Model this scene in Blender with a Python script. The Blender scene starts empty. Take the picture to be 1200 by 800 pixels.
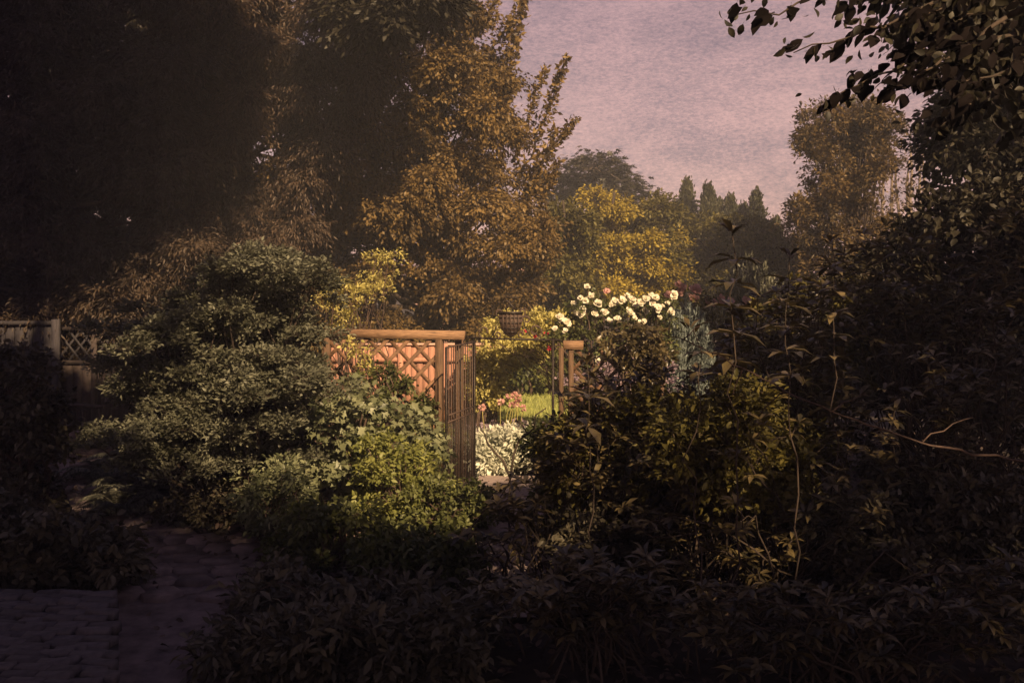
import bpy, math, random
import numpy as np
from mathutils import Vector
S = bpy.context.scene
COL = S.collection
random.seed(5); rng = np.random.default_rng(11)
R = math.radians
# ------------------------------------------------------------ camera, sky, sun, exposure
CH, FPX, HY = 2.65, 1167.0, 320.0          # eye height, focal length in px of the 1200 px photo, horizon row
cam = bpy.data.objects.new('camera', bpy.data.cameras.new('camera')); COL.objects.link(cam)
cam.location = (0, 0, CH); cam.rotation_euler = (R(90), 0, 0)
cam.data.sensor_width = 36; cam.data.lens = 36*FPX/1200; cam.data.shift_y = -(400-HY)/1200
cam.data.clip_start = .05; cam.data.clip_end = 1500
S.camera = cam
SUN_AZ, SUN_EL = R(158), R(33)
SD = np.array([math.sin(SUN_AZ)*math.cos(SUN_EL), math.cos(SUN_AZ)*math.cos(SUN_EL), math.sin(SUN_EL)])
W = bpy.data.worlds.new('World'); S.world = W; W.use_nodes = True
nt = W.node_tree; N = nt.nodes; L = nt.links
bg = N['Background']; bg.inputs['Strength'].default_value = .1
sky = N.new('ShaderNodeTexSky'); sky.sky_type = 'NISHITA'; sky.sun_disc = False
sky.sun_elevation = SUN_EL; sky.sun_rotation = SUN_AZ
tc = N.new('ShaderNodeTexCoord')
n1 = N.new('ShaderNodeTexNoise'); n1.inputs['Scale'].default_value = 5; n1.inputs['Detail'].default_value = 12; n1.inputs['Roughness'].default_value = .72
mp = N.new('ShaderNodeMapping'); mp.inputs['Scale'].default_value = (1, 1, 2.6)
L.new(tc.outputs['Generated'], mp.inputs[0]); L.new(mp.outputs[0], n1.inputs['Vector'])
n2 = N.new('ShaderNodeTexNoise'); n2.inputs['Scale'].default_value = 190; n2.inputs['Detail'].default_value = 5; n2.inputs['Roughness'].default_value = .85
L.new(mp.outputs[0], n2.inputs['Vector'])
ad = N.new('ShaderNodeMix'); ad.inputs[0].default_value = .55
L.new(n1.outputs['Fac'], ad.inputs[2]); L.new(n2.outputs['Fac'], ad.inputs[3])
cr = N.new('ShaderNodeValToRGB'); cr.color_ramp.elements[0].position = .41; cr.color_ramp.elements[1].position = .59
cr.color_ramp.elements[0].color = (.12, .068, .076, 1); cr.color_ramp.elements[1].color = (.36, .205, .18, 1)
L.new(ad.outputs[0], cr.inputs[0])
vm = N.new('ShaderNodeVectorMath'); vm.operation = 'SCALE'; vm.inputs['Scale'].default_value = 12.6
sx = N.new('ShaderNodeSeparateXYZ'); L.new(tc.outputs['Generated'], sx.inputs[0])
hr = N.new('ShaderNodeValToRGB'); L.new(sx.outputs['Z'], hr.inputs[0]); hr.color_ramp.elements[0].color = (1.12, 1.0, .90, 1); hr.color_ramp.elements[1].color = (.17, .23, .46, 1)
hr.color_ramp.elements[1].position = .75; e_ = hr.color_ramp.elements.new(.30); e_.color = (.55, .54, .63, 1)
ml = N.new('ShaderNodeVectorMath'); ml.operation = 'MULTIPLY'; L.new(cr.outputs[0], ml.inputs[0]); L.new(hr.outputs[0], ml.inputs[1]); L.new(ml.outputs[0], vm.inputs[0])
mx = N.new('ShaderNodeMix'); mx.data_type = 'RGBA'; mx.inputs[0].default_value = .90
L.new(sky.outputs[0], mx.inputs[6]); L.new(vm.outputs[0], mx.inputs[7])
L.new(mx.outputs[2], bg.inputs['Color'])
sl = bpy.data.lights.new('sun', 'SUN'); sl.energy = 5.0; sl.angle = R(.6); sl.color = (1, .70, .40)
so = bpy.data.objects.new('sun', sl); COL.objects.link(so)
so.rotation_euler = Vector(SD).to_track_quat('Z', 'Y').to_euler(); so.location = (10, -12, 14)
S.view_settings.view_transform = 'Standard'; S.view_settings.look = 'None'
S.view_settings.exposure = .95; S.view_settings.gamma = 1
S.cycles.max_bounces = 5; S.cycles.diffuse_bounces = 3; S.cycles.transmission_bounces = 3; S.cycles.glossy_bounces = 2

# ------------------------------------------------------------ helpers
def P(px, py, d): return np.array([(px-600)/FPX*d, d, CH-(py-HY)/FPX*d])
def G(px, d): return np.array([(px-600)/FPX*d, d, 0.0])
def nrm(a): return a/np.maximum(np.linalg.norm(a, axis=-1, keepdims=True), 1e-9)

def mesh_np(name, V, loops, sizes, tone=None, smooth=False):
    me = bpy.data.meshes.new(name)
    me.vertices.add(len(V)); me.vertices.foreach_set('co', V.astype(np.float32).ravel())
    me.loops.add(len(loops)); me.loops.foreach_set('vertex_index', loops.astype(np.int32))
    me.polygons.add(len(sizes)); st = np.concatenate([[0], np.cumsum(sizes)[:-1]]).astype(np.int32)
    me.polygons.foreach_set('loop_start', st)
    if smooth: me.polygons.foreach_set('use_smooth', np.ones(len(sizes), bool))
    me.update(calc_edges=True)
    if tone is not None:
        a = me.attributes.new('tone', 'FLOAT', 'FACE'); a.data.foreach_set('value', tone.astype(np.float32))
    return me

class Geo:
    def __init__(s): s.V = []; s.L = []; s.Z = []; s.T = []; s.n = 0
    def add(s, V, faces, tone=.5):
        V = np.asarray(V, float); s.V.append(V)
        for f in faces: s.L.append(np.array(f)+s.n); s.Z.append(len(f)); s.T.append(np.array([tone]))
        s.n += len(V); return s
    def bake(s, tpl, pos, d, up, sc, tone, wid=1.0):
        tv, tf = tpl; pos = np.asarray(pos, float); m = len(pos)
        if m == 0: return s
        d = nrm(d); x = np.cross(d, up); x = nrm(x+1e-6); z = np.cross(x, d)
        sc = np.broadcast_to(sc, (m,)); wid = np.broadcast_to(wid, (m,))
        V = (tv[None, :, 0:1]*x[:, None]*wid[:, None, None]+tv[None, :, 1:2]*d[:, None]+tv[None, :, 2:3]*z[:, None])*sc[:, None, None]+pos[:, None]
        s.V.append(V.reshape(-1, 3))
        fl = np.concatenate([np.array(f) for f in tf]); fz = np.array([len(f) for f in tf])
        s.L.append((fl[None]+(np.arange(m)*len(tv))[:, None]+s.n).ravel())
        s.Z.append(np.tile(fz, m)); s.T.append(np.repeat(np.broadcast_to(tone, (m,)), len(tf)))
        s.n += m*len(tv); return s
    def box(s, c, sz, rz=0, rx=0, ry=0, tone=.5, j=0):
        h = np.array(sz)/2
        V = np.array([[a, b, q] for a in (-1, 1) for b in (-1, 1) for q in (-1, 1)])*h
        if j: V = V+rng.normal(0, j, V.shape)
        for ang, ax in ((rx, 0), (ry, 1), (rz, 2)):
            if ang:
                cc, ss = math.cos(ang), math.sin(ang); M = np.eye(3); i, k = [(1, 2), (2, 0), (0, 1)][ax]
                M[i, i] = cc; M[i, k] = -ss; M[k, i] = ss; M[k, k] = cc; V = V@M.T
        return s.add(V+np.array(c), [(0, 1, 3, 2), (4, 6, 7, 5), (0, 4, 5, 1), (2, 3, 7, 6), (0, 2, 6, 4), (1, 5, 7, 3)], tone)
    def tube(s, pts, r, n=6, tone=.5):
        pts = np.asarray(pts, float); m = len(pts); r = np.broadcast_to(r, (m,))
        t = nrm(np.gradient(pts, axis=0)); ref = np.array([0, 0, 1.]) if abs(t[:, 2]).mean() < .8 else np.array([1., 0, 0])
        x = nrm(np.cross(t, ref)); y = np.cross(t, x)
        a = np.arange(n)*2*math.pi/n
        V = pts[:, None]+r[:, None, None]*(np.cos(a)[None, :, None]*x[:, None]+np.sin(a)[None, :, None]*y[:, None])
        b = np.arange(m-1)[:, None]*n; k = np.arange(n); k2 = (k+1) % n
        q = np.stack([b+k, b+k2, b+n+k2, b+n+k], -1).reshape(-1, 4)
        s.V.append(V.reshape(-1, 3)); s.L.append((q+s.n).ravel()); s.Z.append(np.full(len(q), 4)); s.T.append(np.full(len(q), tone))
        s.L.append(np.arange(n)[::-1]+s.n); s.L.append(np.arange(n)+(m-1)*n+s.n); s.Z.append(np.array([n, n])); s.T.append(np.array([tone, tone]))
        s.n += m*n; return s
    def mesh(s, name, off=(0, 0, 0), smooth=False):
        V = np.concatenate(s.V)-np.array(off); Z = np.concatenate([np.atleast_1d(z) for z in s.Z])
        return mesh_np(name, V, np.concatenate([np.atleast_1d(l) for l in s.L]), Z, np.concatenate(s.T), smooth)

def link(name, me, mat=None, parent=None, loc=(0, 0, 0), kind=None):
    o = bpy.data.objects.new(name, me); COL.objects.link(o)
    if mat is not None and me is not None and len(me.materials) == 0: me.materials.append(mat)
    if parent is not None: o.parent = parent
    o.location = loc
    if kind: o['kind'] = kind
    return o
def thing(name, label, cat, loc=(0, 0, 0), group=None):
    o = link(name, None, loc=[float(v) for v in loc]); o.empty_display_size = .2
    o['label'] = label; o['category'] = cat
    if group: o['group'] = group
    return o
def part(name, geo, mat, root, smooth=False, kind=None, parent=None):
    # geo is in world coordinates; the child keeps them relative to its thing
    return link(name, geo.mesh(name, tuple(root.location), smooth), mat, parent or root, kind=kind)
def struct(name, geo, mat, smooth=False, kind='structure'):
    return link(name, geo.mesh(name, smooth=smooth), mat, kind=kind)

# leaf templates: y along the leaf, x across, z up
DIA = (np.array([[0, 0, 0], [.24, .45, .05], [0, 1, -.08], [-.24, .45, .05]]), [(0, 1, 2), (0, 2, 3)])
OVA = (np.array([[0, 0, 0], [.24, .3, .07], [.2, .7, .05], [0, 1, -.12], [-.2, .7, .05], [-.24, .3, .07], [0, .5, 0]]),
       [(0, 1, 6), (1, 2, 6), (2, 3, 6), (3, 4, 6), (4, 5, 6), (5, 0, 6)])
LAN = (np.array([[0, 0, 0], [.10, .25, .04], [.15, .6, .05], [0, 1, -.16], [-.15, .6, .05], [-.10, .25, .04], [0, .3, 0], [0, .65, -.02]]),
       [(0, 1, 6), (1, 2, 7, 6), (2, 3, 7), (3, 4, 7), (4, 5, 6, 7), (5, 0, 6)])
_m = [(0, 0), (.12, .1), (.42, .02), (.34, .22), (.62, .42), (.36, .48), (.30, .58), (.16, .62), (0, 1.0), (-.16, .62), (-.30, .58), (-.36, .48), (-.62, .42), (-.34, .22), (-.42, .02), (-.12, .1)]
MAP = (np.array([[x, y, .06*abs(x)-.14*y*y] for x, y in _m]+[[0, .35, .02]]), [(i, (i+1) % 16, 16) for i in range(16)])
_w = [(0, 0), (.33, .12), (.42, .4), (.36, .7), (.16, .93), (0, 1.0), (-.16, .93), (-.36, .7), (-.42, .4), (-.33, .12)]
BRD = (np.array([[x, y, .10*abs(x)+.03*math.sin(9*y)] for x, y in _w]+[[0, .3, -.02], [0, .65, -.03]]),
       [(0, 1, 10), (1, 2, 10), (2, 3, 11, 10), (3, 4, 11), (4, 5, 11), (5, 6, 11), (6, 7, 11), (7, 8, 10, 11), (8, 9, 10), (9, 0, 10)])
BLD = (np.array([[-.03, 0, 0], [.03, 0, 0], [.035, .4, .0], [-.035, .4, .0], [.025, .75, -.06], [-.025, .75, -.06], [0, 1, -.2]]), [(0, 1, 2, 3), (3, 2, 4, 5), (5, 4, 6)])
STK = (np.array([[.012, 0, 0], [-.006, 0, .01], [-.006, 0, -.01], [0, 1, 0]]), [(0, 1, 3), (1, 2, 3), (2, 0, 3)])
_k = [(0, 0)]
PTD = (np.array([[0, 0, 0], [.17, .2, .05], [.25, .45, .07], [.17, .75, .0], [0, 1, -.16], [-.17, .75, .0], [-.25, .45, .07], [-.17, .2, .05], [0, .4, 0], [0, .7, -.05], [.012, -.18, 0], [-.012, -.18, 0]]), [(0, 1, 8), (1, 2, 8), (2, 3, 9, 8), (3, 4, 9), (4, 5, 9), (5, 6, 8, 9), (6, 7, 8), (7, 0, 8), (0, 11, 10)])
SPR = (np.array([[0, 0, 0], [.05, .02, 0], [.30, .36, -.03], [.05, .28, 0], [.26, .66, -.06], [.04, .55, 0], [0, 1, -.15],
                 [-.04, .55, 0], [-.26, .66, -.06], [-.05, .28, 0], [-.30, .36, -.03], [-.05, .02, 0]]),
       [(0, 1, 2, 3), (3, 4, 5), (5, 6, 7), (7, 8, 9), (9, 10, 11, 0), (0, 3, 5, 7, 9)])

# ------------------------------------------------------------ materials
def newmat(name):
    m = bpy.data.materials.new(name); m.use_nodes = True; nt = m.node_tree
    return m, nt.nodes, nt.links, nt.nodes['Principled BSDF']
def leafmat(name, c1, c2, trans=.3, rough=.5, objrand=False, spec=.3):
    m, N, L, b = newmat(name)
    if objrand: a = N.new('ShaderNodeObjectInfo'); out = a.outputs['Random']
    else: a = N.new('ShaderNodeAttribute'); a.attribute_name = 'tone'; out = a.outputs['Fac']
    n = N.new('ShaderNodeTexNoise'); n.inputs['Scale'].default_value = 22; n.inputs['Detail'].default_value = 3
    t = N.new('ShaderNodeTexCoord'); L.new(t.outputs['Object'], n.inputs['Vector'])
    mm = N.new('ShaderNodeMix'); mm.inputs[0].default_value = .3; L.new(out, mm.inputs[2]); L.new(n.outputs['Fac'], mm.inputs[3])
    r = N.new('ShaderNodeValToRGB'); r.color_ramp.elements[0].color = (*c1, 1); r.color_ramp.elements[1].color = (*c2, 1)
    r.color_ramp.elements[0].position = .2; r.color_ramp.elements[1].position = .8
    L.new(mm.outputs[0], r.inputs[0]); L.new(r.outputs[0], b.inputs['Base Color'])
    b.inputs['Roughness'].default_value = rough; b.inputs['Specular IOR Level'].default_value = spec
    tr = N.new('ShaderNodeBsdfTranslucent'); L.new(r.outputs[0], tr.inputs['Color'])
    ms = N.new('ShaderNodeMixShader'); ms.inputs[0].default_value = trans
    L.new(b.outputs[0], ms.inputs[1]); L.new(tr.outputs[0], ms.inputs[2]); L.new(ms.outputs[0], N['Material Output'].inputs[0])
    return m
def mat(name, c1, c2, scale=8, rough=.8, stretch=(1, 1, 1), bump=.3, metal=0, detail=8, objrand=0):
    m, N, L, b = newmat(name)
    t = N.new('ShaderNodeTexCoord'); mp = N.new('ShaderNodeMapping'); mp.inputs['Scale'].default_value = stretch
    n = N.new('ShaderNodeTexNoise'); n.inputs['Scale'].default_value = scale; n.inputs['Detail'].default_value = detail; n.inputs['Roughness'].default_value = .65
    L.new(t.outputs['Object'], mp.inputs[0]); L.new(mp.outputs[0], n.inputs['Vector'])
    r = N.new('ShaderNodeValToRGB'); r.color_ramp.elements[0].color = (*c1, 1); r.color_ramp.elements[1].color = (*c2, 1)
    r.color_ramp.elements[0].position = .32; r.color_ramp.elements[1].position = .68
    L.new(n.outputs['Fac'], r.inputs[0]); src = r.outputs[0]
    if objrand:
        oi = N.new('ShaderNodeObjectInfo'); mr = N.new('ShaderNodeMapRange'); mr.inputs['To Min'].default_value = 1-objrand; mr.inputs['To Max'].default_value = 1+objrand
        hs = N.new('ShaderNodeHueSaturation'); L.new(oi.outputs['Random'], mr.inputs['Value']); L.new(mr.outputs[0], hs.inputs['Value']); L.new(src, hs.inputs['Color']); src = hs.outputs[0]
    L.new(src, b.inputs['Base Color']); b.inputs['Roughness'].default_value = rough; b.inputs['Metallic'].default_value = metal
    if bump:
        bp = N.new('ShaderNodeBump'); bp.inputs['Strength'].default_value = bump; bp.inputs['Distance'].default_value = .02
        L.new(n.outputs['Fac'], bp.inputs['Height']); L.new(bp.outputs[0], b.inputs['Normal'])
    return m
M = dict(
 bark=mat('bark', (.022, .015, .011), (.07, .048, .034), 14, .9, (1, 1, .25), .8),
 palebark=mat('pale_bark', (.12, .09, .07), (.26, .2, .16), 10, .85, (1, 1, .3), .5),
 twig=mat('twig_bark', (.045, .026, .02), (.11, .068, .05), 30, .8, (1, 1, 1), .3),
 soil=mat('soil', (.012, .009, .008), (.05, .036, .028), 5, .95, bump=1),
 path=mat('path_grit', (.07, .052, .055), (.22, .165, .165), 6, .95, bump=.5, detail=14),
 gravel=mat('pale_gravel', (.18, .14, .13), (.40, .31, .29), 40, .95, bump=.5),
 stone=mat('flagstone', (.10, .073, .076), (.24, .18, .18), 7, .85, bump=.25, objrand=.25),
 brick=mat('old_brick', (.03, .026, .034), (.10, .085, .10), 12, .9, bump=.3, objrand=.3),
 mortar=mat('mortar', (.035, .03, .03), (.07, .06, .06), 20, .95),
 lawn=mat('lawn_turf', (.24, .27, .07), (.36, .38, .11), 6, .95, bump=.6),
 beam=mat('weathered_softwood', (.10, .055, .03), (.38, .22, .12), 22, .75, (.25, 1, 5), .5),
 slat=mat('stained_slat', (.07, .036, .018), (.20, .105, .055), 26, .75, (1, 1, 1), .5, objrand=.25),
 post=mat('brown_post', (.05, .028, .015), (.16, .09, .048), 20, .8, (4, 4, .3), .5),
 red=mat('red_stained_board', (.27, .125, .085), (.46, .235, .16), 14, .8, (5, 1, .3), .4, objrand=.2),
 redcap=mat('pale_cap_rail', (.42, .24, .19), (.6, .38, .3), 14, .8, (.3, 1, 3), .3),
 iron=mat('black_iron', (.014, .011, .010), (.05, .034, .026), 60, .45, bump=.4, metal=.4),
 rust=mat('rusty_iron', (.035, .022, .018), (.12, .075, .055), 50, .65, bump=.5, metal=.2),
 grey=mat('grey_weathered_board', (.018, .016, .020), (.05, .043, .048), 12, .9, (5, 1, .3), .6, objrand=.25),
 dark=mat('dark_old_wood', (.02, .014, .013), (.06, .042, .036), 18, .85, (1, 1, 1), .5),
 render=mat('pink_rendered_wall', (.42, .25, .21), (.58, .36, .31), 9, .9),
 roof=mat('brown_roof_tile', (.10, .05, .035), (.20, .11, .08), 16, .85, (1, 1, 4)),
)
LM = dict(
 copper=leafmat('copper_brown_leaf', (.050, .033, .013), (.26, .170, .058), .3),
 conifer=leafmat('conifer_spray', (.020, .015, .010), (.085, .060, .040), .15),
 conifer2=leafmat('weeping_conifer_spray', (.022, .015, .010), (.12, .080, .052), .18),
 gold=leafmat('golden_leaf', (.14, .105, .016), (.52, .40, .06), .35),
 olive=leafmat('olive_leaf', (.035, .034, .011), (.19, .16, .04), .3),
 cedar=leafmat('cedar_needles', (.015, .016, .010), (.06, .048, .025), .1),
 cypress=leafmat('cypress_spray', (.018, .022, .010), (.07, .065, .024), .12),
 bronze=leafmat('bronze_leaf', (.04, .030, .015), (.19, .125, .045), .35),
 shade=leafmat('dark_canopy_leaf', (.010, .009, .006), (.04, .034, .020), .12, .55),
 sage=leafmat('sage_green_leaf', (.052, .055, .036), (.205, .205, .145), .25, .45),
 pale=leafmat('pale_lobed_leaf', (.07, .085, .04), (.30, .31, .18), .25, .42),
 mid=leafmat('mid_green_leaf', (.035, .045, .015), (.16, .17, .06), .3, .45),
 dim=leafmat('dull_green_leaf', (.026, .025, .018), (.13, .112, .075), .2, .5),
 lime=leafmat('lime_leaf', (.10, .12, .03), (.36, .36, .11), .4, .45),
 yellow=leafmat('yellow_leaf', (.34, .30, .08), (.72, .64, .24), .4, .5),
 silver=leafmat('silver_leaf', (.40, .41, .32), (.80, .80, .66), .25, .6),
 blue=leafmat('blue_grey_needle', (.08, .10, .095), (.24, .28, .26), .2, .6),
 lav=leafmat('lavender_flower', (.22, .16, .20), (.50, .38, .44), .3, .7),
 fern=leafmat('fern_pinna', (.04, .042, .032), (.17, .17, .13), .25, .5),
 rhodo=leafmat('leathery_leaf', (.030, .026, .014), (.16, .122, .055), .15, .38, spec=.5),
 rhodo1=leafmat('leathery_leaf_single', (.030, .026, .014), (.16, .122, .055), .15, .38, True, .5),
 over1=leafmat('overhead_leaf_single', (.005, .004, .004), (.014, .011, .011), .03, .95, True, 0),  # near-black leaf colour stands in for shade on these boughs
 petal=leafmat('cream_petal', (.66, .60, .46), (.82, .78, .66), .25, .6),
 pink=leafmat('pink_petal', (.50, .26, .24), (.72, .44, .38), .25, .6),
 crim=leafmat('crimson_petal', (.35, .01, .03), (.5, .03, .06), .2, .6),
 litter=leafmat('dead_leaf', (.03, .02, .014), (.17, .12, .10), .1, .8),
 grass=leafmat('grass_blade', (.22, .25, .07), (.50, .52, .17), .35, .6),
)

# ------------------------------------------------------------ plant building
def inpoly(x, y, poly):
    p = np.array(poly, float); x0, y0 = p[:, 0], p[:, 1]; x1, y1 = np.roll(x0, -1), np.roll(y0, -1)
    c = ((y0[None] > y[:, None]) != (y1[None] > y[:, None])) & (x[:, None] < (x1-x0)[None]*(y[:, None]-y0[None])/((y1-y0)[None]+1e-9)+x0[None])
    return c.sum(1) % 2 == 1
def sample(poly, d, thick, n, zmin=.05, even=True):
    p = np.array(poly, float); lo, hi = p.min(0), p.max(0); out = []
    cnt = 0
    while len(out) < n and cnt < 60:
        cnt += 1
        q = rng.uniform(lo, hi, (n*6, 2)); q = q[inpoly(q[:, 0], q[:, 1], poly)]
        for a in q:
            if len(out) >= n: break
            dd = d+rng.uniform(-1, 1)*thick
            w = P(a[0], a[1], dd)
            if w[2] > zmin: out.append(w)
    return np.array(out)
def leaves(geo, C, RR, n, tpl, size, tone0, droop=.2, spread=.6, up=1.0, upbias=.25, sticks=None, wid=1.0, flat=0, shell=.35):
    K = len(C); RR = np.broadcast_to(RR, (K, 3)); T = max(5, n//14)
    dv = rng.normal(size=(K, T, 3)); dv[..., 2] = dv[..., 2]+upbias; dv = nrm(dv)
    e = C[:, None]+dv*RR[:, None]*rng.uniform(.6, 1.15, (K, T, 1)); s = C[:, None]+dv*RR[:, None]*.12
    e[..., 2] -= droop*RR[:, None, 2]*.5
    k = np.repeat(np.arange(K), n); t = rng.integers(0, T, K*n); u = shell+(1-shell)*rng.random(K*n)
    ss, ee = s[k, t], e[k, t]; tw = nrm(ee-ss)
    pos = ss+(ee-ss)*u[:, None]+rng.normal(0, .5, (K*n, 3))*size
    pos[:, 2] = np.maximum(pos[:, 2], .02)
    d = nrm(tw)+rng.normal(0, spread, (K*n, 3)); d[:, 2] = d[:, 2]*(1-flat)-droop
    upv = np.array([0, 0, up])+rng.normal(0, .55, (K*n, 3))
    ct = rng.random(K)*.75+.1 if tone0 is None else np.full(K, tone0)
    geo.bake(tpl, pos, d, upv, size*rng.uniform(.65, 1.3, K*n), .55*ct[k]+.45*rng.random(K*n), wid)
    if sticks is not None:
        a, b = s.reshape(-1, 3), e.reshape(-1, 3); ln = np.linalg.norm(b-a, axis=1)
        sticks.bake(STK, a, b-a, rng.normal(size=a.shape), ln, .5)
def curve(a, b, sag=.2, n=6, wob=.05):
    a, b = np.array(a), np.array(b); t = np.linspace(0, 1, n)[:, None]; ln = np.linalg.norm(b-a)
    p = a+(b-a)*t; p[:, 2] += np.sin(t[:, 0]*math.pi)*sag*ln; j = rng.normal(0, wob*ln, (n, 3)); j[0] = j[-1] = 0
    return p+j
def branches(geo, base, top, C, r0, frac=.6, sub=1):
    tr = curve(base, top, 0, 9, .012); geo.tube(tr, np.linspace(r0, r0*.18, 9), 8)
    for c in C:
        h = np.clip((c[2]-base[2])/max(top[2]-base[2], .1)*frac, .08, .97); i = h*8; k = int(i); st = tr[k]+(tr[min(k+1, 8)]-tr[k])*(i-k)
        geo.tube(curve(st, c, rng.uniform(-.02, .12), 6, .03), np.linspace(max(r0*.32*(1-h*.6), .01), .006, 6), 5)
def tree(name, label, base, top, C, RR, n, tpl, size, lm, r0=.2, droop=.2, spread=.6, bark='bark', cat='tree', frac=.65, wid=1., flat=0, group=None, extra=None, upbias=.25, tone0=None):
    root = thing(name, label, cat, base, group)
    g, st, tk = Geo(), Geo(), Geo()
    branches(tk, base, top, C, r0, frac)
    leaves(g, C, RR, n, tpl, size, tone0, droop, spread, sticks=st, wid=wid, flat=flat, upbias=upbias)
    if extra: extra(g, st, tk)
    part('trunk', tk, M[bark], root, True); part('twigs', st, M[bark], root, kind='stuff'); part('crown', g, LM[lm], root, kind='stuff')
    return root
def shrub(name, label, poly, d, thick, nc, r, n, tpl, size, lm, cat='shrub', base=None, droop=.15, spread=.6, flat=0, zr=.6, bark='twig', wid=1., group=None, r0=.03, upbias=.4, tone0=None, pre=None):
    C = sample(poly, d, thick, nc, .08)
    if pre:
        npad, pw = pre; ctr = sample(poly, d, thick, npad, .25); k_ = rng.integers(0, npad, nc); off = rng.normal(0, 1, (nc, 2))*[pw, pw*.8]
        C = ctr[k_]+np.stack([off[:, 0], off[:, 1], -.55*(off**2).sum(1)+rng.normal(0, .035, nc)], -1); C[:, 2] = np.maximum(C[:, 2], .12)
    p = np.array(poly, float)
    b = G(p[:, 0].mean(), d) if base is None else np.array(base, float)
    root = thing(name, label, cat, b, group)
    g, st, tk = Geo(), Geo(), Geo()
    for c in C[:60]:
        o = b+np.array([rng.normal(0, .12), rng.normal(0, .12), 0]); tk.tube(curve(o, c, .12, 6, .04), np.linspace(r0, .004, 6), 4)
    rr = r*rng.uniform(.7, 1.3, (len(C), 1))*np.array([1, 1, zr])
    leaves(g, C, rr, n, tpl, size, tone0, droop, spread, sticks=st, flat=flat, wid=wid, upbias=upbias)
    part('stem', tk, M[bark], root, True, kind='stuff'); part('twigs', st, M[bark], root, kind='stuff')
    part('foliage', g, LM[lm], root, kind='stuff')
    return root, C
# shared single-leaf meshes (each 10 px or more across in the picture)
def leafmesh(tpl, name, m):
    g = Geo(); g.bake(tpl, [[0, 0, 0]], [[0, 1, 0]], [[0, 0, 1]], 1, .5); me = g.mesh(name, smooth=False); me.materials.append(m); return me
LEAF_R = leafmesh(LAN, 'leaf', LM['rhodo1']); LEAF_O = leafmesh(PTD, 'leaf', LM['over1'])
def place_leaf(me, root, pos, d, up, sc, wid=1.0, name='leaf'):
    d = Vector(d).normalized(); x = d.cross(Vector(up)).normalized(); z = x.cross(d)
    from mathutils import Matrix
    o = bpy.data.objects.new(name, me); COL.objects.link(o); o.parent = root
    m = Matrix((x*wid*sc, d*sc, z*sc)).transposed().to_4x4(); m.translation = Vector(pos)-root.location
    o.matrix_local = m; return o
def whorl_shrub(name, label, poly, d, thick, ntips, ll, base, lm='rhodo', nobj=120, cat='shrub', leafme=None, nl=8, tiers=3, tpl=LAN, wid=1.0, group=None, r0=.010):
    root = thing(name, label, cat, base, group); b = np.array(base)
    T = sample(poly, d, thick, ntips, .2); tk, g = Geo(), Geo(); todo = []
    for t in T:
        o = b+np.array([rng.normal(0, .25), rng.normal(0, .2), 0]); o[2] = 0
        c = curve(o, t, .16, 9, .035); tk.tube(c, np.linspace(r0, .0035, 9), 5)
        ax = nrm(c[-1]-c[-3]+np.array([0, 0, .05]))
        for tier in range(tiers):
            q = c[-1]-(c[-1]-c[-2])*tier*rng.uniform(.35, .8) if tier < 2 else c[-3]+rng.normal(0, .03, 3)
            for k in range(nl):
                a = k*2*math.pi/nl+rng.uniform(-.3, .3)
                rad = np.array([math.cos(a), math.sin(a), rng.uniform(-.35, .55)-.15*tier])
                dd = nrm(rad+ax*.35); todo.append((q, dd, np.array([0, 0, 1])+rng.normal(0, .25, 3), ll*rng.uniform(.65, 1.15)))
    todo.sort(key=lambda v: v[0][1]-0.6*v[0][2])
    for v in todo[:nobj]: place_leaf(leafme or LEAF_R, root, v[0], v[1], v[2], v[3], wid)
    rest = todo[nobj:]
    part('stem', tk, M['bark'], root, True, kind='stuff')
    if rest:
        g.bake(tpl, [v[0] for v in rest], np.array([v[1] for v in rest]), np.array([v[2] for v in rest]), np.array([v[3] for v in rest]), rng.random(len(rest)), wid)
        part('foliage', g, LM[lm], root, kind='stuff')
    return root

# ------------------------------------------------------------ setting: ground, paths, lawn
def sheet(poly, z, nz=0, cuts=1):
    g = Geo(); g.add([[x, y, z] for x, y in poly], [tuple(range(len(poly)))]); return g
g = Geo(); n = 60
xs = np.linspace(-30, 30, n); ys = np.linspace(-20, 50, n); XX, YY = np.meshgrid(xs, ys)
ZZ = -.02+.012*np.sin(XX*2.1)*np.cos(YY*1.7)
i = np.arange(n-1)[:, None]*n+np.arange(n-1)[None]; q = np.stack([i, i+1, i+n+1, i+n], -1).reshape(-1, 4)
g.V.append(np.stack([XX, YY, ZZ], -1).reshape(-1, 3)); g.L.append(q.ravel()); g.Z.append(np.full(len(q), 4)); g.T.append(np.full(len(q), .5)); g.n = n*n
struct('ground', g, M['soil'], True)
g = Geo(); g.add([[-400, -400, -.06], [400, -400, -.06], [400, 700, -.06], [-400, 700, -.06]], [(0, 1, 2, 3)]); struct('terrain', g, M['soil'])
def ribbon(cl, w, z):
    cl = np.array(cl, float); t = nrm(np.gradient(cl, axis=0)); nn = np.stack([-t[:, 1], t[:, 0]], -1); w = np.broadcast_to(w, (len(cl),))[:, None]
    a, b = cl+nn*w/2, cl-nn*w/2; V = [[*p, z] for p in a]+[[*p, z] for p in b]; m = len(cl)
    g = Geo(); g.add(V, [(k, k+m, k+m+1, k+1) for k in range(m-1)]); return g
def gx(px, d): return (px-600)/FPX*d
pl = [(gx(215, 5.4), 5.4), (gx(222, 6.4), 6.4), (gx(218, 7.6), 7.6), (gx(205, 8.4), 8.4), (gx(190, 9.0), 9.0), (gx(160, 10.2), 10.2), (gx(125, 12), 12), (gx(105, 14.5), 14.5), (gx(95, 16.5), 16.5)]
path1 = struct('path', ribbon(pl, [.8, .9, .95, 1.0, 1.1, 1.0, .9, .9, .9], .016), M['path'])
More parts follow.
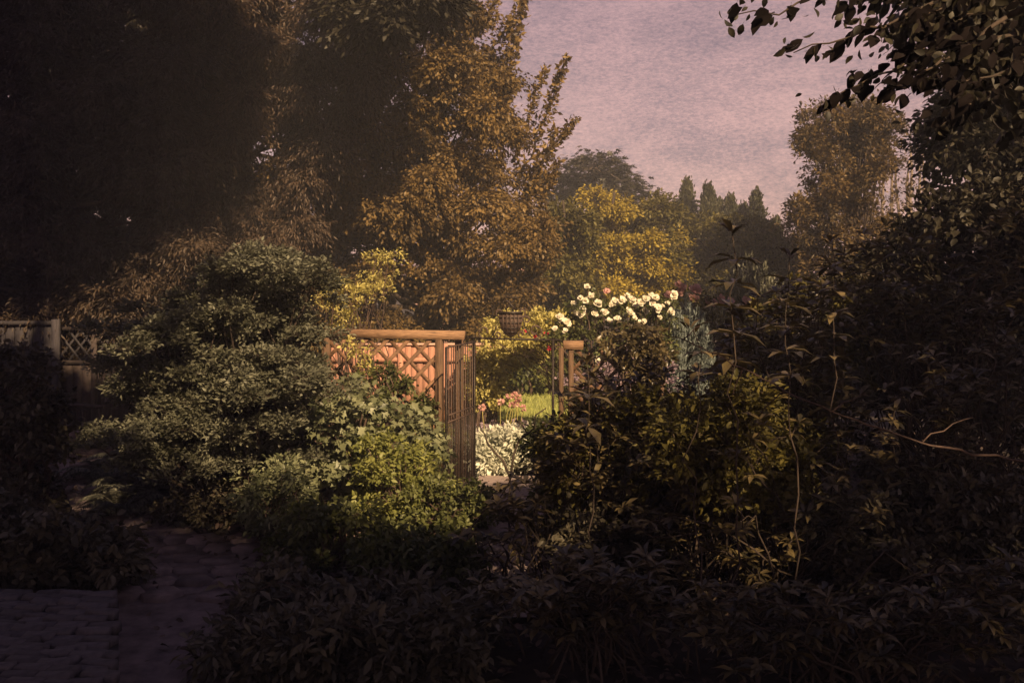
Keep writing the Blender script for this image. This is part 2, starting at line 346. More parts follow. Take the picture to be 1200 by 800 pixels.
struct('path', ribbon([(gx(585, 7.6), 7.6), (gx(592, 9), 9), (gx(598, 11), 11), (gx(602, 12.9), 12.9)], [1., 1., .95, .9], .030), M['gravel'])
pg = [(gx(165, 8.6), 8.6), (gx(270, 9.0), 9.0), (gx(400, 9.2), 9.2), (gx(520, 9.5), 9.5), (gx(590, 9.8), 9.8), (gx(600, 9.9), 9.9), (gx(602, 10), 10)]
path2 = struct('path', ribbon(pg, [1.3, 1.4, 1.1, 1.0, 1.0, 1.0, 1.0], .022), M['path'])
lawn = struct('lawn', sheet([(-6, 15.2), (4.5, 15.2), (6, 19), (6, 26), (-8, 26), (-8, 19)], .02), M['lawn'])
g = Geo(); m_ = 26000; p = np.stack([rng.uniform(-3, 4, m_), 15.2+rng.random(m_)**1.3*9, np.full(m_, .02)], -1)
g.bake(BLD, p, np.array([0, 0, 1])+rng.normal(0, .3, (m_, 3)), rng.normal(size=(m_, 3)), rng.uniform(.05, .11, m_), rng.random(m_), 1.6)
o = link('grass', g.mesh('grass'), LM['grass'], kind='stuff'); o['label'] = 'short sunlit lawn grass beyond the gate'; o['category'] = 'grass'
# crazy-paving flags where the left path bends
k = 0
for ix in range(7):
    for iy in range(6):
        cx, cy = -4.15+ix*.33+(iy % 2)*.16+rng.normal(0, .03), 8.1+iy*.34+rng.normal(0, .03)
        if abs(cx+3.3-(iy-2)*-.05) > 1.05-.0*iy: continue
        g = Geo(); ns = random.choice([5, 6, 6]); rr = [rng.uniform(.13, .18) for _ in range(ns)]
        aa = [j*2*math.pi/ns+rng.uniform(-.2, .2) for j in range(ns)]
        zt = .045+rng.uniform(0, .018)
        V = [[cx+rr[j]*math.cos(aa[j])*1.12, cy+rr[j]*math.sin(aa[j]), zt] for j in range(ns)]+[[cx+rr[j]*1.06*math.cos(aa[j])*1.12, cy+rr[j]*1.06*math.sin(aa[j]), .0] for j in range(ns)]
        g.add(V, [tuple(range(ns))]+[(j, j+ns, (j+1) % ns+ns, (j+1) % ns) for j in range(ns)])
        link('flagstone', g.mesh('flagstone'), M['stone'], path1)
# stepping edges further up the left path
for d, px0, px1 in ((15.9, 82, 122), (14.4, 88, 128), (13.2, 92, 134)):
    g = Geo(); a, b = gx(px0, d), gx(px1, d); g.box(((a+b)/2, d, .06), (b-a+.1, .3, .13), j=.008); link('step', g.mesh('step'), M['stone'], path1)
# brick landing bottom left
lroot = thing('brick_landing', 'raised landing of worn bricks at the bottom left corner beside the path', 'brick landing', (-3.0, 6.0, 0))
SL = (139-600)/FPX; EX = SL*6.2; ROW = -.13
def edge(y): return SL*y
g = Geo(); bp_ = [(edge(5.0), 5.0), (edge(7.35), 7.35), (edge(7.35)-2.6, 7.7), (edge(5.0)-3.2, 5.4)]
g.add([[x, y, 0] for x, y in bp_]+[[x, y, .235] for x, y in bp_], [(4, 7, 6, 5), (0, 1, 5, 4), (1, 2, 6, 5), (2, 3, 7, 6), (3, 0, 4, 7)]); part('bed', g, M['mortar'], lroot)
bm_ = Geo(); bm_.box((0, 0, 0), (.208, .088, .06), j=.004); bme = bm_.mesh('brick'); bme.materials.append(M['brick'])
cnt = 0
for r_ in range(24):
    for c_ in range(12):
        y = 7.28-r_*.102; x = edge(y)-.10-c_*.22-rng.uniform(0, .05)-(.07 if r_ % 2 else 0); y += (x-edge(y))*ROW+.02*math.sin(c_*1.3+r_*.4)
        o = bpy.data.objects.new('brick', bme); COL.objects.link(o); o.parent = lroot
        o.location = Vector((x, y, .262+.012*math.sin(x*3+y*5)+rng.uniform(-.012, .012)))-lroot.location
        o.rotation_euler = (rng.normal(0, .08), rng.normal(0, .05), ROW+rng.normal(0, .05)); cnt += 1
# leaf litter
g = Geo(); m_ = 22000; p = np.stack([rng.uniform(-7, 7, m_), rng.uniform(3.5, 17, m_), rng.uniform(.0, .05, m_)], -1)
keep = ~((p[:, 0] < SL*p[:, 1]) & (p[:, 1] < 7.6)); keep &= ~((abs(p[:, 0]-gx(150, 1)*p[:, 1]) < .7) & (p[:, 1] < 12) & (rng.random(m_) < .85)); keep &= ~((abs(p[:, 0]) < .6) & (p[:, 1] > 10) & (rng.random(m_) < .8))
p = p[keep]; g.bake(OVA, p, rng.normal(size=p.shape)*[1, 1, .3], np.array([0, 0, 1])+rng.normal(0, .4, p.shape), rng.uniform(.05, .11, len(p)), rng.random(len(p)), 1.)
o = link('leaf_litter', g.mesh('leaf_litter'), LM['litter'], kind='stuff'); o['label'] = 'dry fallen leaves scattered over the beds'; o['category'] = 'leaf litter'

# ------------------------------------------------------------ trellis panels
def trellis(label, A, B, top, railw, ext=(0, 0), per=.285, zlo=.1, posts=(0, 1), pr=.045):
    A, B = np.array(A, float), np.array(B, float); d = B-A; ln = np.linalg.norm(d); u = d/ln; ang = math.atan2(u[1], u[0])
    root = thing('trellis_panel', label, 'trellis', (*((A+B)/2), 0))
    g = Geo(); c = (A-u*ext[0]+B+u*ext[1])/2; g.box((*c, top-.055), (ln+ext[0]+ext[1], .09, .11), rz=ang, j=.002); part('top_rail', g, M['beam'], root)
    for t in posts:
        c = A+d*t; g = Geo(); g.box((*c, (top-.11)/2), (pr*2, pr*1.9, top-.112), rz=ang); part('post', g, M['post'], root)
    c = (A+B)/2; g = Geo(); g.box((*c, .09), (ln-.1, .05, .08), rz=ang); part('bottom_rail', g, M['slat'], root)
    h = top-.11-zlo; nn = np.array([-u[1], u[0]])
    for sgn, off in ((1, -.012), (-1, .004)):
        s0 = -h
        while s0 < ln+h:
            # line s = s0 + sgn*(z) clipped to the panel
            if sgn > 0: a0, a1 = max(0, -s0), min(h, ln-s0); f = lambda z: s0+z
            else: a0, a1 = max(0, s0-ln), min(h, s0); f = lambda z: s0-z
            if a1-a0 > .12:
                p0 = (f(a0), a0+zlo); p1 = (f(a1), a1+zlo); mid = ((p0[0]+p1[0])/2, (p0[1]+p1[1])/2); L_ = math.dist(p0, p1)
                g = Geo(); V = []
                dx, dz = (p1[0]-p0[0])/L_, (p1[1]-p0[1])/L_; w = .024
                for y in (-.006, .006):
                    for (px, pz) in (p0, p1):
                        for e in (-1, 1):
                            s_, z_ = px-dz*w*e, pz+dx*w*e; q = A+u*s_+nn*(y+off); V.append([q[0], q[1], z_])
                g.add(V, [(0, 1, 3, 2), (4, 6, 7, 5), (0, 4, 5, 1), (2, 3, 7, 6), (0, 2, 6, 4), (1, 5, 7, 3)]); part('slat', g, M['slat'], root)
            s0 += per
    return root
A = (gx(383, 12.95), 12.95); B = (gx(515, 12.6), 12.6)
trellis('long wooden diamond trellis with thick pale top rail, left of the iron gate', A, B, 1.925, .11, (.06, .33))
A2 = (gx(669, 12.55), 12.55); B2 = (gx(775, 12.7), 12.7)
trellis('shorter diamond trellis right of the gate, half hidden by shrubs and roses', A2, B2, 1.80, .11, (.10, -1.02), zlo=.3, posts=(0, 1), pr=.03)
r = thing('wooden_post', 'round brown timber post beside the hinged edge of the iron gate', 'post', G(538, 12.75))
g = Geo(); g.tube([(gx(538, 12.75), 12.75, z) for z in (0, .6, 1.2, 1.8)], .055, 12); part('shaft', g, M['post'], r, True)
r = thing('wooden_post', 'slim round brown timber post right of the gate opening, beside the iron post', 'post', G(657.5, 12.4))
g = Geo(); g.tube([(gx(657.5, 12.4), 12.4, z) for z in (0, .6, 1.2, 1.72)], .032, 12); part('shaft', g, M['post'], r, True)

# ------------------------------------------------------------ iron gate leaf (open towards the camera)
H0 = np.array([gx(556, 12.5), 12.5]); H1 = np.array([gx(523, 11.6), 11.6]); gu = (H1-H0); gl = np.linalg.norm(gu); gu /= gl
groot = thing('iron_gate', 'open black wrought iron gate leaf of upright bars swung towards the camera', 'gate', (*H0, 0))
def gp(s, z): return (*(H0+gu*s), z)
for s_ in (0, gl):
    g = Geo(); g.tube([gp(s_, .06), gp(s_, 1.79)], .016, 4); part('stile', g, M['iron'], groot)
for z in (.10, .905, .985, 1.785):
    g = Geo(); g.tube([gp(0, z), gp(gl, z)], .012, 4); part('rail', g, M['rust'], groot)
for k in range(1, 12):
    s_ = gl*k/12; g = Geo(); g.tube([gp(s_, .1), gp(s_, 1.785)], .0075, 6); part('bar', g, M['rust'] if k % 3 else M['iron'], groot)
for k in range(12):
    s_ = gl*(k+.5)/12; g = Geo(); g.tube([gp(s_, .1), gp(s_, .905)], .006, 5); part('dog_bar', g, M['iron'], groot)
def spiral(c, r0, r1, a0, a1, ux, n=22, tw=.007, geo=None):
    # flat scroll in the vertical plane through the unit vector ux
    t = np.linspace(0, 1, n); a = a0+(a1-a0)*t; rr = r0+(r1-r0)*t
    pts = [(c[0]+ux[0]*rr[i]*math.cos(a[i]), c[1]+ux[1]*rr[i]*math.cos(a[i]), c[2]+rr[i]*math.sin(a[i])) for i in range(n)]
    geo.tube(pts, tw, 6); return geo
for k in range(6):
    g = Geo(); spiral(gp(gl*(k+.5)/6, .945), .034, .008, R(200 if k % 2 else 20), R(200+430 if k % 2 else 450), gu, 16, .006, g); part('scroll', g, M['rust'], groot)
g = Geo(); g.box(gp(gl-.03, 1.0), (.03, .05, .12)); part('latch', g, M['iron'], groot)

# ------------------------------------------------------------ iron overthrow with shield
oroot = thing('iron_arch', 'black iron gate frame with scrollwork and a dark shield above the opening', 'gate arch', G(600, 12.5))
D0 = 12.5; X = lambda px: gx(px, D0); Z = lambda py: CH-(py-HY)/FPX*D0
def iron(name, pts, r_, n=5, m='iron'): g = Geo(); g.tube(pts, r_, n); return part(name, g, M[m], oroot, True)
iron('post', [(X(648), D0, 0), (X(648), D0, Z(398))], .018, 4)
iron('post', [(X(553.5), D0+.03, 0), (X(553.5), D0+.03, Z(398))], .013, 4)
iron('crossbar', [(X(550), D0, Z(396)), (X(658), D0, Z(398.5))], .012, 4)
UX = (1, 0)
def scr(px, py, rp, a0, a1, rin=.25, tw=.011):
    g = Geo(); k = D0/FPX; spiral((X(px), D0, Z(py)), rp*k, rp*k*rin, R(a0), R(a1), UX, 30, tw, g); return part('scroll', g, M['rust'], oroot, True)
scr(568, 388.5, 8.5, -90, -400); scr(583, 392, 4.2, -90, 290); scr(627, 388, 9, -90, 330); scr(611, 391, 4.2, -90, -430); scr(585.5, 366, 5, 270, -60); scr(611.5, 366, 5, -90, 240); scr(617, 375, 5.5, 200, -170)
scr(653, 406, 4.2, 90, -350, .2, .008); scr(643, 491, 5, 90, 10, .9); scr(653, 491, 5, 90, 170, .9)
iron('brace', [(X(624), D0, Z(396)), (X(619), D0, Z(390)), (X(615), D0, Z(382)), (X(613), D0, Z(373))], .007)
iron('brace', [(X(575), D0, Z(396)), (X(580), D0, Z(388)), (X(583), D0, Z(380))], .007)
for s_ in (-1, 1):
    pts = [(X(598+s_*x), D0, Z(y)) for x, y in ((-6, 363), (-2, 358.5), (1.5, 354), (5, 352), (6.5, 350), (5, 348.6))]
    iron('finial_curl', pts, .011)
iron('finial_bar', [(X(591), D0, Z(348.8)), (X(610), D0, Z(348.2))], .008)
# shield body: tapered, thick, with raised bands
sh = [(-14, 365), (14, 365), (13.6, 376), (11.5, 385), (7, 391), (0, 396), (-7, 391), (-11.5, 385), (-13.6, 376)]
g = Geo(); V = [[X(598.5+x), D0-.03, Z(y)] for x, y in sh]+[[X(598.5+x), D0+.05, Z(y)] for x, y in sh]; ns = len(sh)
g.add(V, [tuple(range(ns))[::-1], tuple(range(ns, 2*ns))]+[(j, (j+1) % ns, (j+1) % ns+ns, j+ns) for j in range(ns)]); shield = part('shield', g, M['rust'], oroot)
def shsub(nm, c, sz, m='iron'): g = Geo(); g.box(c, sz); return link(nm, g.mesh(nm, tuple(oroot.location)), M[m], shield)
shsub('rim', (X(598.5), D0-.034, Z(366.2)), (.31, .03, .03))
for y in (372, 378, 384, 389): shsub('band', (X(598.5), D0-.035, Z(y)), ((.28, .27, .23, .16)[(372, 378, 384, 389).index(y)], .014, .016))
for x in (-9, -4.5, 0, 4.5, 9): shsub('rib', (X(598.5+x), D0-.036, Z(378)), (.014, .02, .26 if abs(x) < 9 else .20), 'rust' if x else 'redcap' if False else 'rust')

# ------------------------------------------------------------ red board fence seen through the trellis
froot = thing('board_fence', 'sunlit red brown board fence behind the trellis', 'fence', G(470, 17.2))
x0, x1 = gx(380, 17.2), gx(577, 17.2); x = x0; bd = Geo(); bd.box((0, 0, 0), (.098, .018, 1.36)); bme = bd.mesh('board'); bme.materials.append(M['red'])
while x < x1:
    o = bpy.data.objects.new('board', bme); COL.objects.link(o); o.parent = froot
    o.location = Vector((x+.05, 17.2+(.012 if int(round((x-x0)/.1)) % 2 else -.012), .72+rng.uniform(-.006, .006)))-froot.location; o.rotation_euler = (0, rng.normal(0, .004), 0); x += .1
g = Geo(); g.box(((x0+x1)/2, 17.19, 1.425), (x1-x0+.05, .09, .035)); part('cap_rail', g, M['redcap'], froot)
g = Geo(); g.box(((x0+x1)/2, 17.15, 1.16), (x1-x0, .04, .07)); part('rail', g, M['red'], froot)
for px in (418, 470, 522, 572):
    g = Geo(); g.box((gx(px, 17.2), 17.12, .74), (.09, .05, 1.4)); part('post', g, M['red'], froot)
# left: grey board fence and dark panel with lattice top
f2 = thing('board_fence', 'grey weathered board fence with pale capping at the far left', 'fence', G(20, 16.8))
x0, x1 = gx(-70, 16.8), gx(64, 16.8); x = x0; zt = CH-(378-HY)/FPX*16.8
bd = Geo(); bd.box((0, 0, 0), (.145, .02, zt-.08), j=.001); bme = bd.mesh('board'); bme.materials.append(M['grey'])
while x < x1-.05:
    o = bpy.data.objects.new('board', bme); COL.objects.link(o); o.parent = f2
    o.location = Vector((x+.07, 16.8+rng.normal(0, .006), (zt-.08)/2+.03+rng.uniform(-.02, .02)))-f2.location; o.rotation_euler = (0, rng.normal(0, .008), 0); x += .158
g = Geo(); g.box(((x0+x1)/2, 16.78, zt), (x1-x0+.1, .13, .06)); part('cap_rail', g, M['grey'], f2)
g = Geo(); g.box((x1+.05, 16.74, (zt+.06)/2), (.11, .11, zt+.06)); part('post', g, M['grey'], f2)
f3 = thing('lattice_fence', 'dark wooden fence with a lattice band, between grey fence and pale shrub', 'fence', G(115, 17))
x0, x1 = gx(74, 17), gx(200, 17); zt = CH-(385-HY)/FPX*17; zm = CH-(424-HY)/FPX*17
bd = Geo(); bd.box((0, 0, 0), (.155, .02, zm-.06)); bme = bd.mesh('board'); bme.materials.append(M['dark']); x = x0
while x < x1-.08:
    o = bpy.data.objects.new('board', bme); COL.objects.link(o); o.parent = f3; o.location = Vector((x+.08, 17, (zm-.06)/2+.02))-f3.location; x += .163
for z in (zm, zt): g = Geo(); g.box(((x0+x1)/2, 16.98, z), (x1-x0, .07, .06)); part('rail', g, M['dark'], f3)
for px in (112, 152, 198): g = Geo(); g.box((gx(px, 17), 16.95, zt/2), (.09, .06, zt)); part('post', g, M['dark'], f3)
for k in range(9):
    for s_ in (-1, 1):
        g = Geo(); c = (x0+.1+k*.2, 17+.012*s_, (zm+zt)/2); g.box(c, (.035, .012, (zt-zm)*1.25), ry=s_*R(38)); part('slat', g, M['grey'], f3)
# garden bench
b = thing('garden_bench', 'low dark wooden bench beside the left path under arching ferns', 'bench', G(95, 15.4))
bx0, bx1 = gx(66, 15.4), gx(126, 15.4); zt = CH-(475-HY)/FPX*15.4
g = Geo(); g.tube(curve((bx0, 15.25, zt+.02), (bx1, 15.25, zt-.0), .02, 7, .004), .03, 8); part('arm_rail', g, M['dark'], b, True)
for k, xx in enumerate(np.linspace(bx0+.12, bx1-.1, 4)):
    g = Geo(); g.tube(curve((xx, 15.3, .28), (xx+(.05 if k % 2 else -.03), 15.25, zt), 0, 4, .01), .026, 7); part('spindle', g, M['dark'], b, True)
for k in range(4): g = Geo(); g.box(((bx0+bx1)/2, 15.32+k*.11, .30), (bx1-bx0, .09, .03)); part('seat_slat', g, M['dark'], b)
for xx in (bx0+.06, bx1-.06):
    for yy in (15.32, 15.62): g = Geo(); g.box((xx, yy, .143), (.06, .06, .283)); part('leg', g, M['dark'], b)

# ------------------------------------------------------------ far house behind the trees
h = thing('cottage', 'pink rendered cottage glimpsed between trees above the gate shield', 'house', G(600, 31))
hx = gx(600, 31); zt = CH-(352-HY)/FPX*31
g = Geo(); g.box((hx-1.2, 33, zt/2), (3.6, 4, zt)); part('wall', g, M['render'], h)
g = Geo(); g.add([[hx-3.1, 30.9, zt+.0], [hx+.7, 30.9, zt], [hx+.7, 35.1, zt], [hx-3.1, 35.1, zt], [hx-3.1, 33, zt+1.0], [hx+.7, 33, zt+1.0]], [(0, 1, 5, 4), (2, 3, 4, 5), (1, 2, 5), (3, 0, 4), (0, 3, 2, 1)]); part('roof', g, M['roof'], h)
g = Geo(); g.box((gx(613, 30.6), 30.6, 1.5), (.55, .5, 3.0-.0)); part('wall', g, M['render'], h)
w_ = Geo(); w_.box((hx-1.0, 30.99, 1.3), (.8, .05, .9)); wf = part('window', w_, M['beam'], h)

# ------------------------------------------------------------ trees
def lit_wisps(specs, leafn=170, size=.13, d=22):
    def f(g, st, tk):
        for (ax, ay, bx, by) in specs:
            a, b = P(ax, ay, d), P(bx, by, d-.3+rng.uniform(-.6, .6)); c = curve(a, b, rng.uniform(-.06, .06), 12, .012); tk.tube(c, np.linspace(.035, .005, 12), 5)
            n = int(leafn*np.linalg.norm(b-a)); u = rng.random(n)**.8*11; k = np.minimum(u.astype(int), 10); pos = c[k]+(c[k+1]-c[k])*(u-k)[:, None]+rng.normal(0, .11, (n, 3))*(1.15-u/13)[:, None]
            t = nrm(c[k+1]-c[k]); dd = t*.6+rng.normal(0, .7, (n, 3)); dd[:, 2] -= .3
            g.bake(DIA, pos, dd, rng.normal(size=(n, 3)), size*rng.uniform(.6, 1.3, n), rng.random(n), 1.1)
    return f
# A central coppery tree
polyA = [(330, 410), (300, 300), (330, 180), (390, 110), (450, 60), (505, 10), (515, -60), (550, -60), (562, 20), (588, 90), (612, 160), (632, 230), (632, 300), (612, 345), (600, 400)]
CA = sample(polyA, 21.5, 1.9, 210, 1.0)
tree('copper_tree', 'tall bronze brown tree with feathery upright side branches, behind the trellis', G(500, 22), P(520, -60, 22), CA, np.array([.62, .62, .42]), 760, DIA, .092, 'copper', .24, .55, .55, frac=.8, wid=1.15,
     extra=lit_wisps([(585, 150, 612, 12), (600, 190, 640, 80), (605, 220, 662, 66), (610, 260, 652, 150), (612, 230, 676, 138), (615, 290, 655, 190), (560, 40, 590, -20), (590, 120, 598, 20), (600, 260, 640, 205), (622, 330, 648, 268), (575, 60, 620, -10), (612, 330, 640, 300)]))
CB = sample([(-90, 430), (-90, -60), (330, -60), (380, 200), (400, 400)], 25, .9, 130, .5)
tree('conifer_tree', 'black conifer standing behind the other dark trees at far left', G(180, 25.5), P(180, -150, 25.5), CB, np.array([1.15, .9, .9]), 330, DIA, .2, 'shade', .3, .5, .5, frac=.9, cat='conifer')
# B left conifers
polyB1 = [(-80, 430), (-80, -80), (260, -80), (250, 60), (235, 200), (230, 330), (160, 400), (120, 430)]
CB = sample(polyB1, 18.8, 1.5, 220, .9)
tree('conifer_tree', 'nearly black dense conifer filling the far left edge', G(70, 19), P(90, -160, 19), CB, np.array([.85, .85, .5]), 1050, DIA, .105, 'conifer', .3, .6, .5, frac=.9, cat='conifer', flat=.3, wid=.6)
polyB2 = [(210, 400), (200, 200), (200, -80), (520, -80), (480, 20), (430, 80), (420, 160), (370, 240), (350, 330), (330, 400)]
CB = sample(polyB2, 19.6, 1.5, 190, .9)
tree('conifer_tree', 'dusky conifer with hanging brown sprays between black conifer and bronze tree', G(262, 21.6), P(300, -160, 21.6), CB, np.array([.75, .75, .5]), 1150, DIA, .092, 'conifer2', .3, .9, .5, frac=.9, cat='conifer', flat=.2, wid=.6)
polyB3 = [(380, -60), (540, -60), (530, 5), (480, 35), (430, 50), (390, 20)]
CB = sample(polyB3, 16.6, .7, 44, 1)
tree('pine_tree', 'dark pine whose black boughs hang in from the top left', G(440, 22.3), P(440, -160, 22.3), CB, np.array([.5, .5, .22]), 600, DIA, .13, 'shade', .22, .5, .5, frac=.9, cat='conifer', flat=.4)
# C2 dark green tree and C golden tree
CC = sample([(618, 300), (640, 250), (665, 232), (690, 260), (690, 370), (640, 385), (618, 370), (630, 330)], 26, 1.0, 60, .6)
tree('olive_tree', 'olive green tree with dark hollows, left of the golden tree', G(655, 26), P(660, 235, 26), CC, np.array([.5, .5, .36]), 330, DIA, .13, 'olive', .14, .2, .6, frac=.7)
CC = sample([(662, 300), (668, 262), (684, 240), (706, 228), (735, 228), (762, 242), (782, 268), (796, 310), (786, 345), (740, 352), (690, 350), (672, 330)], 30, 1.4, 62, .6)
tree('golden_tree', 'rounded golden yellow tree in the middle distance behind the white roses', G(720, 30), P(720, 225, 30), CC, rng.uniform(.4, .85, (len(CC), 1))*np.array([1, 1, .62]), 850, DIA, .11, 'gold', .2, .25, .6, frac=.7, wid=1.3)
CC = np.array([P(x, y, 40+rng.uniform(-1.2, 1.2)) for x, y in [(655, 212), (672, 205), (690, 193), (704, 205), (716, 200), (728, 212), (739, 222), (735, 232), (712, 222), (690, 215), (668, 224), (650, 232), (700, 235), (722, 235), (680, 235), (657, 228), (697, 188)]])
tree('cedar_tree', 'dark flat tiered cedar behind the golden tree', G(700, 40), P(697, 190, 40), CC, np.array([1.1, 1.0, .18]), 330, SPR, .3, 'cedar', .35, .1, .5, frac=1.15, cat='conifer', flat=.7)
# E cypresses
cyp = [(795, 244, 41, 'small cypress tip at the left end of the skyline row, beside the golden tree'), (808, 218, 40, 'leftmost of the dark pointed cypresses on the skyline'), (833, 222, 39, 'slim cypress right beside the leftmost cypress on the skyline'), (859, 236, 41, 'short narrow cypress between taller skyline cypresses'), (846, 240, 42, 'cypress tip tucked between the slim and the short skyline cypresses'), (874, 246, 41, 'cypress just left of the rightmost dark one on the skyline'), (889, 230, 40, 'rightmost dark cypress standing apart on the skyline'), (912, 262, 42, 'lowest cypress, next to the bronze tree on the skyline')]
for px, py, d, lab in cyp:
    top = P(px-3, py, d); K = 30; t = np.linspace(.0, 1, K); C = np.stack([np.full(K, top[0]), np.full(K, float(d)), .5+(top[2]-.75)*t], -1)
    C[:, 0] += rng.normal(0, .09, K)*(1.05-t); w = np.minimum(1.2, .40*(top[2]-C[:, 2]-.1).clip(0)**.9+.01)
    tree('cypress_tree', lab, G(px-3, d), top, C, np.stack([w, w, np.full(K, .3)], -1), 480, DIA, .15, 'cypress', .14, -.9, .35, frac=1, cat='conifer', group='cypresses on the skyline', upbias=1.2)
C = sample([(735, 260), (775, 225), (800, 260), (880, 262), (930, 280), (960, 330), (960, 350), (760, 360)], 31, 1.4, 120, .6)
tree('hedge_tree', 'low brown green belt of bushy tree below the cypresses', G(850, 31), P(850, 270, 31), C, np.array([.6, .6, .4]), 420, DIA, .12, 'olive', .15, .1, .6, frac=.7, wid=1.2)
# F right bronze tree with bare pale stems
C = sample([(925, 275), (915, 240), (945, 205), (932, 180), (950, 135), (990, 120), (1040, 130), (1062, 160), (1040, 200), (1010, 235), (1060, 262), (1090, 300), (950, 320)], 27, 1.4, 110, .8)
tree('bronze_tree', 'loose bronze and gold tree with bare pale stems, right of the sky gap', G(1010, 27), P(1000, 130, 27), C, np.array([.5, .5, .42]), 330, DIA, .12, 'bronze', .17, .1, .7, frac=.6)
broot = thing('bare_trees', 'cluster of thin bare pale trunks beside the bronze tree', 'tree', G(1055, 33))
for k in range(7):
    px = 1036+k*8; g = Geo(); g.tube(curve(G(px, 33), P(px+rng.uniform(-6, 6), 175+rng.uniform(-10, 15), 33), 0, 8, .008), np.linspace(.11, .03, 8), 6); part('trunk', g, M['palebark'], broot, True)
g, st, tk = Geo(), Geo(), Geo(); C = sample([(1020, 250), (1020, 150), (1100, 140), (1110, 250)], 33, .8, 16, 1); leaves(g, C, np.array([.5, .5, .4]), 90, DIA, .13, None, .1, sticks=st); part('twigs', st, M['palebark'], broot, kind='stuff'); part('crown', g, LM['bronze'], broot, kind='stuff')
# G right dark tree
C = sample([(1085, -60), (1260, -60), (1260, 460), (1000, 460), (985, 330), (1040, 290), (1085, 250), (1095, 170), (1120, 90), (1075, 30)], 12.5, 1.5, 190, .5)
tree('dark_tree', 'very dark broadleaf tree filling the right edge', G(1220, 12.5), P(1200, -150, 12.5), C, np.array([.5, .5, .38]), 300, OVA, .105, 'shade', .2, .3, .6, frac=.8)

# ------------------------------------------------------------ overhead tree, upper right, with single large leaves
tb = np.array([6.2, 3.6, 0.])
ovr = thing('overhanging_tree', 'dark large leaved tree whose boughs hang into the top right of the sky', 'tree', tb)
g, st, tk = Geo(), Geo(), Geo()
top = np.array([6.8, 2.6, 8.5]); tr = curve(tb, top, 0, 9, .015); tk.tube(tr, np.linspace(.24, .08, 9), 10)
bough = []
for (ax, ay, bx, by, d) in [(1150, -60, 860, 18, 5.4), (1160, -30, 930, 62, 5.3), (1170, 0, 970, 118, 5.5), (1180, 20, 1040, 105, 5.2), (1190, -70, 985, 8, 5.6), (1190, 40, 1060, 60, 5.3), (1200, 60, 1100, 150, 5.6), (1180, -40, 1080, 20, 5.2), (1230, 60, 1120, 100, 5.2), (1210, 0, 1130, 60, 5.4)]:
    c = curve(P(ax, ay, d+.2), P(bx, by, d), -.03, 12, .012); tk.tube(curve(tr[5], c[0], .05, 6, .02), np.linspace(.05, .018, 6), 6); tk.tube(c, np.linspace(.014, .003, 12), 5); bough.append(c)
nlf = 0
for c in bough:
    for j in range(29):
        if nlf >= 286: break
        u = rng.random()**.8*11; k = min(int(u), 10); p = c[k]+(c[k+1]-c[k])*(u-k); t = nrm(c[k+1]-c[k]); sd = 1 if j % 2 else -1
        dd = t*.8+np.array([sd*.35, rng.normal(0, .5), -.55+rng.normal(0, .35)]); s0 = rng.normal(0, .035, 3)
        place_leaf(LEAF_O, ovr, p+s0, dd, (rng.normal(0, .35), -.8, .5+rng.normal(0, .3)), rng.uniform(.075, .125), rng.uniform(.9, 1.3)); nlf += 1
def dome(c, r, n, zs=.6):
    v = nrm(rng.normal(size=(n, 3))); return np.array(c)+v*np.array([r, r, r*zs])*(rng.random((n, 1))**.4)
CO = dome((9.15, -1.1, 7.8), 3.8, 140)
CO = CO[(CO[:, 2]-CH)/np.maximum(CO[:, 1], .5) > .36]
for c in CO[::3]: tk.tube(curve(tr[6], c, .05, 5, .02), np.linspace(.05, .012, 5), 5)
bp = np.concatenate([c[2:] for c in bough]); bp = bp[rng.integers(0, len(bp), 620)]+rng.normal(0, .055, (620, 3)); g.bake(PTD, bp, rng.normal(0, .6, (620, 3))+[-.3, 0, -.6], rng.normal(size=(620, 3)), rng.uniform(.04, .075, 620), rng.random(620), 1.1)
CN = sample([(1040, -60), (1240, -60), (1240, 170), (1130, 110), (1060, 30)], 5.9, .4, 46, 1); leaves(g, CN, np.array([.3, .3, .22]), 34, PTD, .09, None, .5, .7, sticks=st, wid=1.1)
leaves(g, CO, np.array([.8, .8, .45]), 170, DIA, .19, None, .3, .7, sticks=st, wid=1.4)
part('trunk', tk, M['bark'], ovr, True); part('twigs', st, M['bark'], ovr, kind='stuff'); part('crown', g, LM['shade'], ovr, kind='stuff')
# out-of-view trees, added to darken the foreground around a gap for the sun
def shade_tree(label, base, c, r, n, zs=.6, lf=190, size=.22):
    C = dome(c, r, n, zs); vis = (C[:, 1] > 0) & ((C[:, 2]-CH-.9)/np.maximum(C[:, 1], .5) < .30); C = C[~vis]
    tree('unseen_shade_tree', label, np.array(base, float), np.array([c[0], c[1], c[2]+r*zs*.7]), C, np.array([.95, .95, .5]), lf, DIA, size, 'shade', .3, .3, .7, frac=.75, wid=1.5)
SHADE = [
 ('tall spreading unseen tree behind the camera, added to shade the brick landing', (-3, -8.5, 0), (-1.2, -7.6, 8.2), 5.0, 210),
 ('broad unseen tree behind the camera on the right, added for its shade', (6.5, -7, 0), (6.4, -8.4, 7.4), 4.6, 190),
 ('high unseen tree left of the camera, added to shade the path', (-6.8, 1.5, 0), (-4.3, .5, 9.0), 4.6, 230),
 ('slender unseen tree just behind the camera, added for its shade', (-.6, -4.6, 0), (1.3, -4.8, 8.6), 2.3, 90),
 ('second slender unseen tree behind the camera, further right, added for its shade', (3.6, -5.8, 0), (5.0, -6.5, 8.6), 2.5, 85),
 ('far reaching tall unseen tree nearer the fence, added to shade the left conifers', (-9.5, 6.5, 0), (-4.4, 7.0, 12.8), 3.9, 200),
]
for s_ in SHADE: shade_tree(*s_)

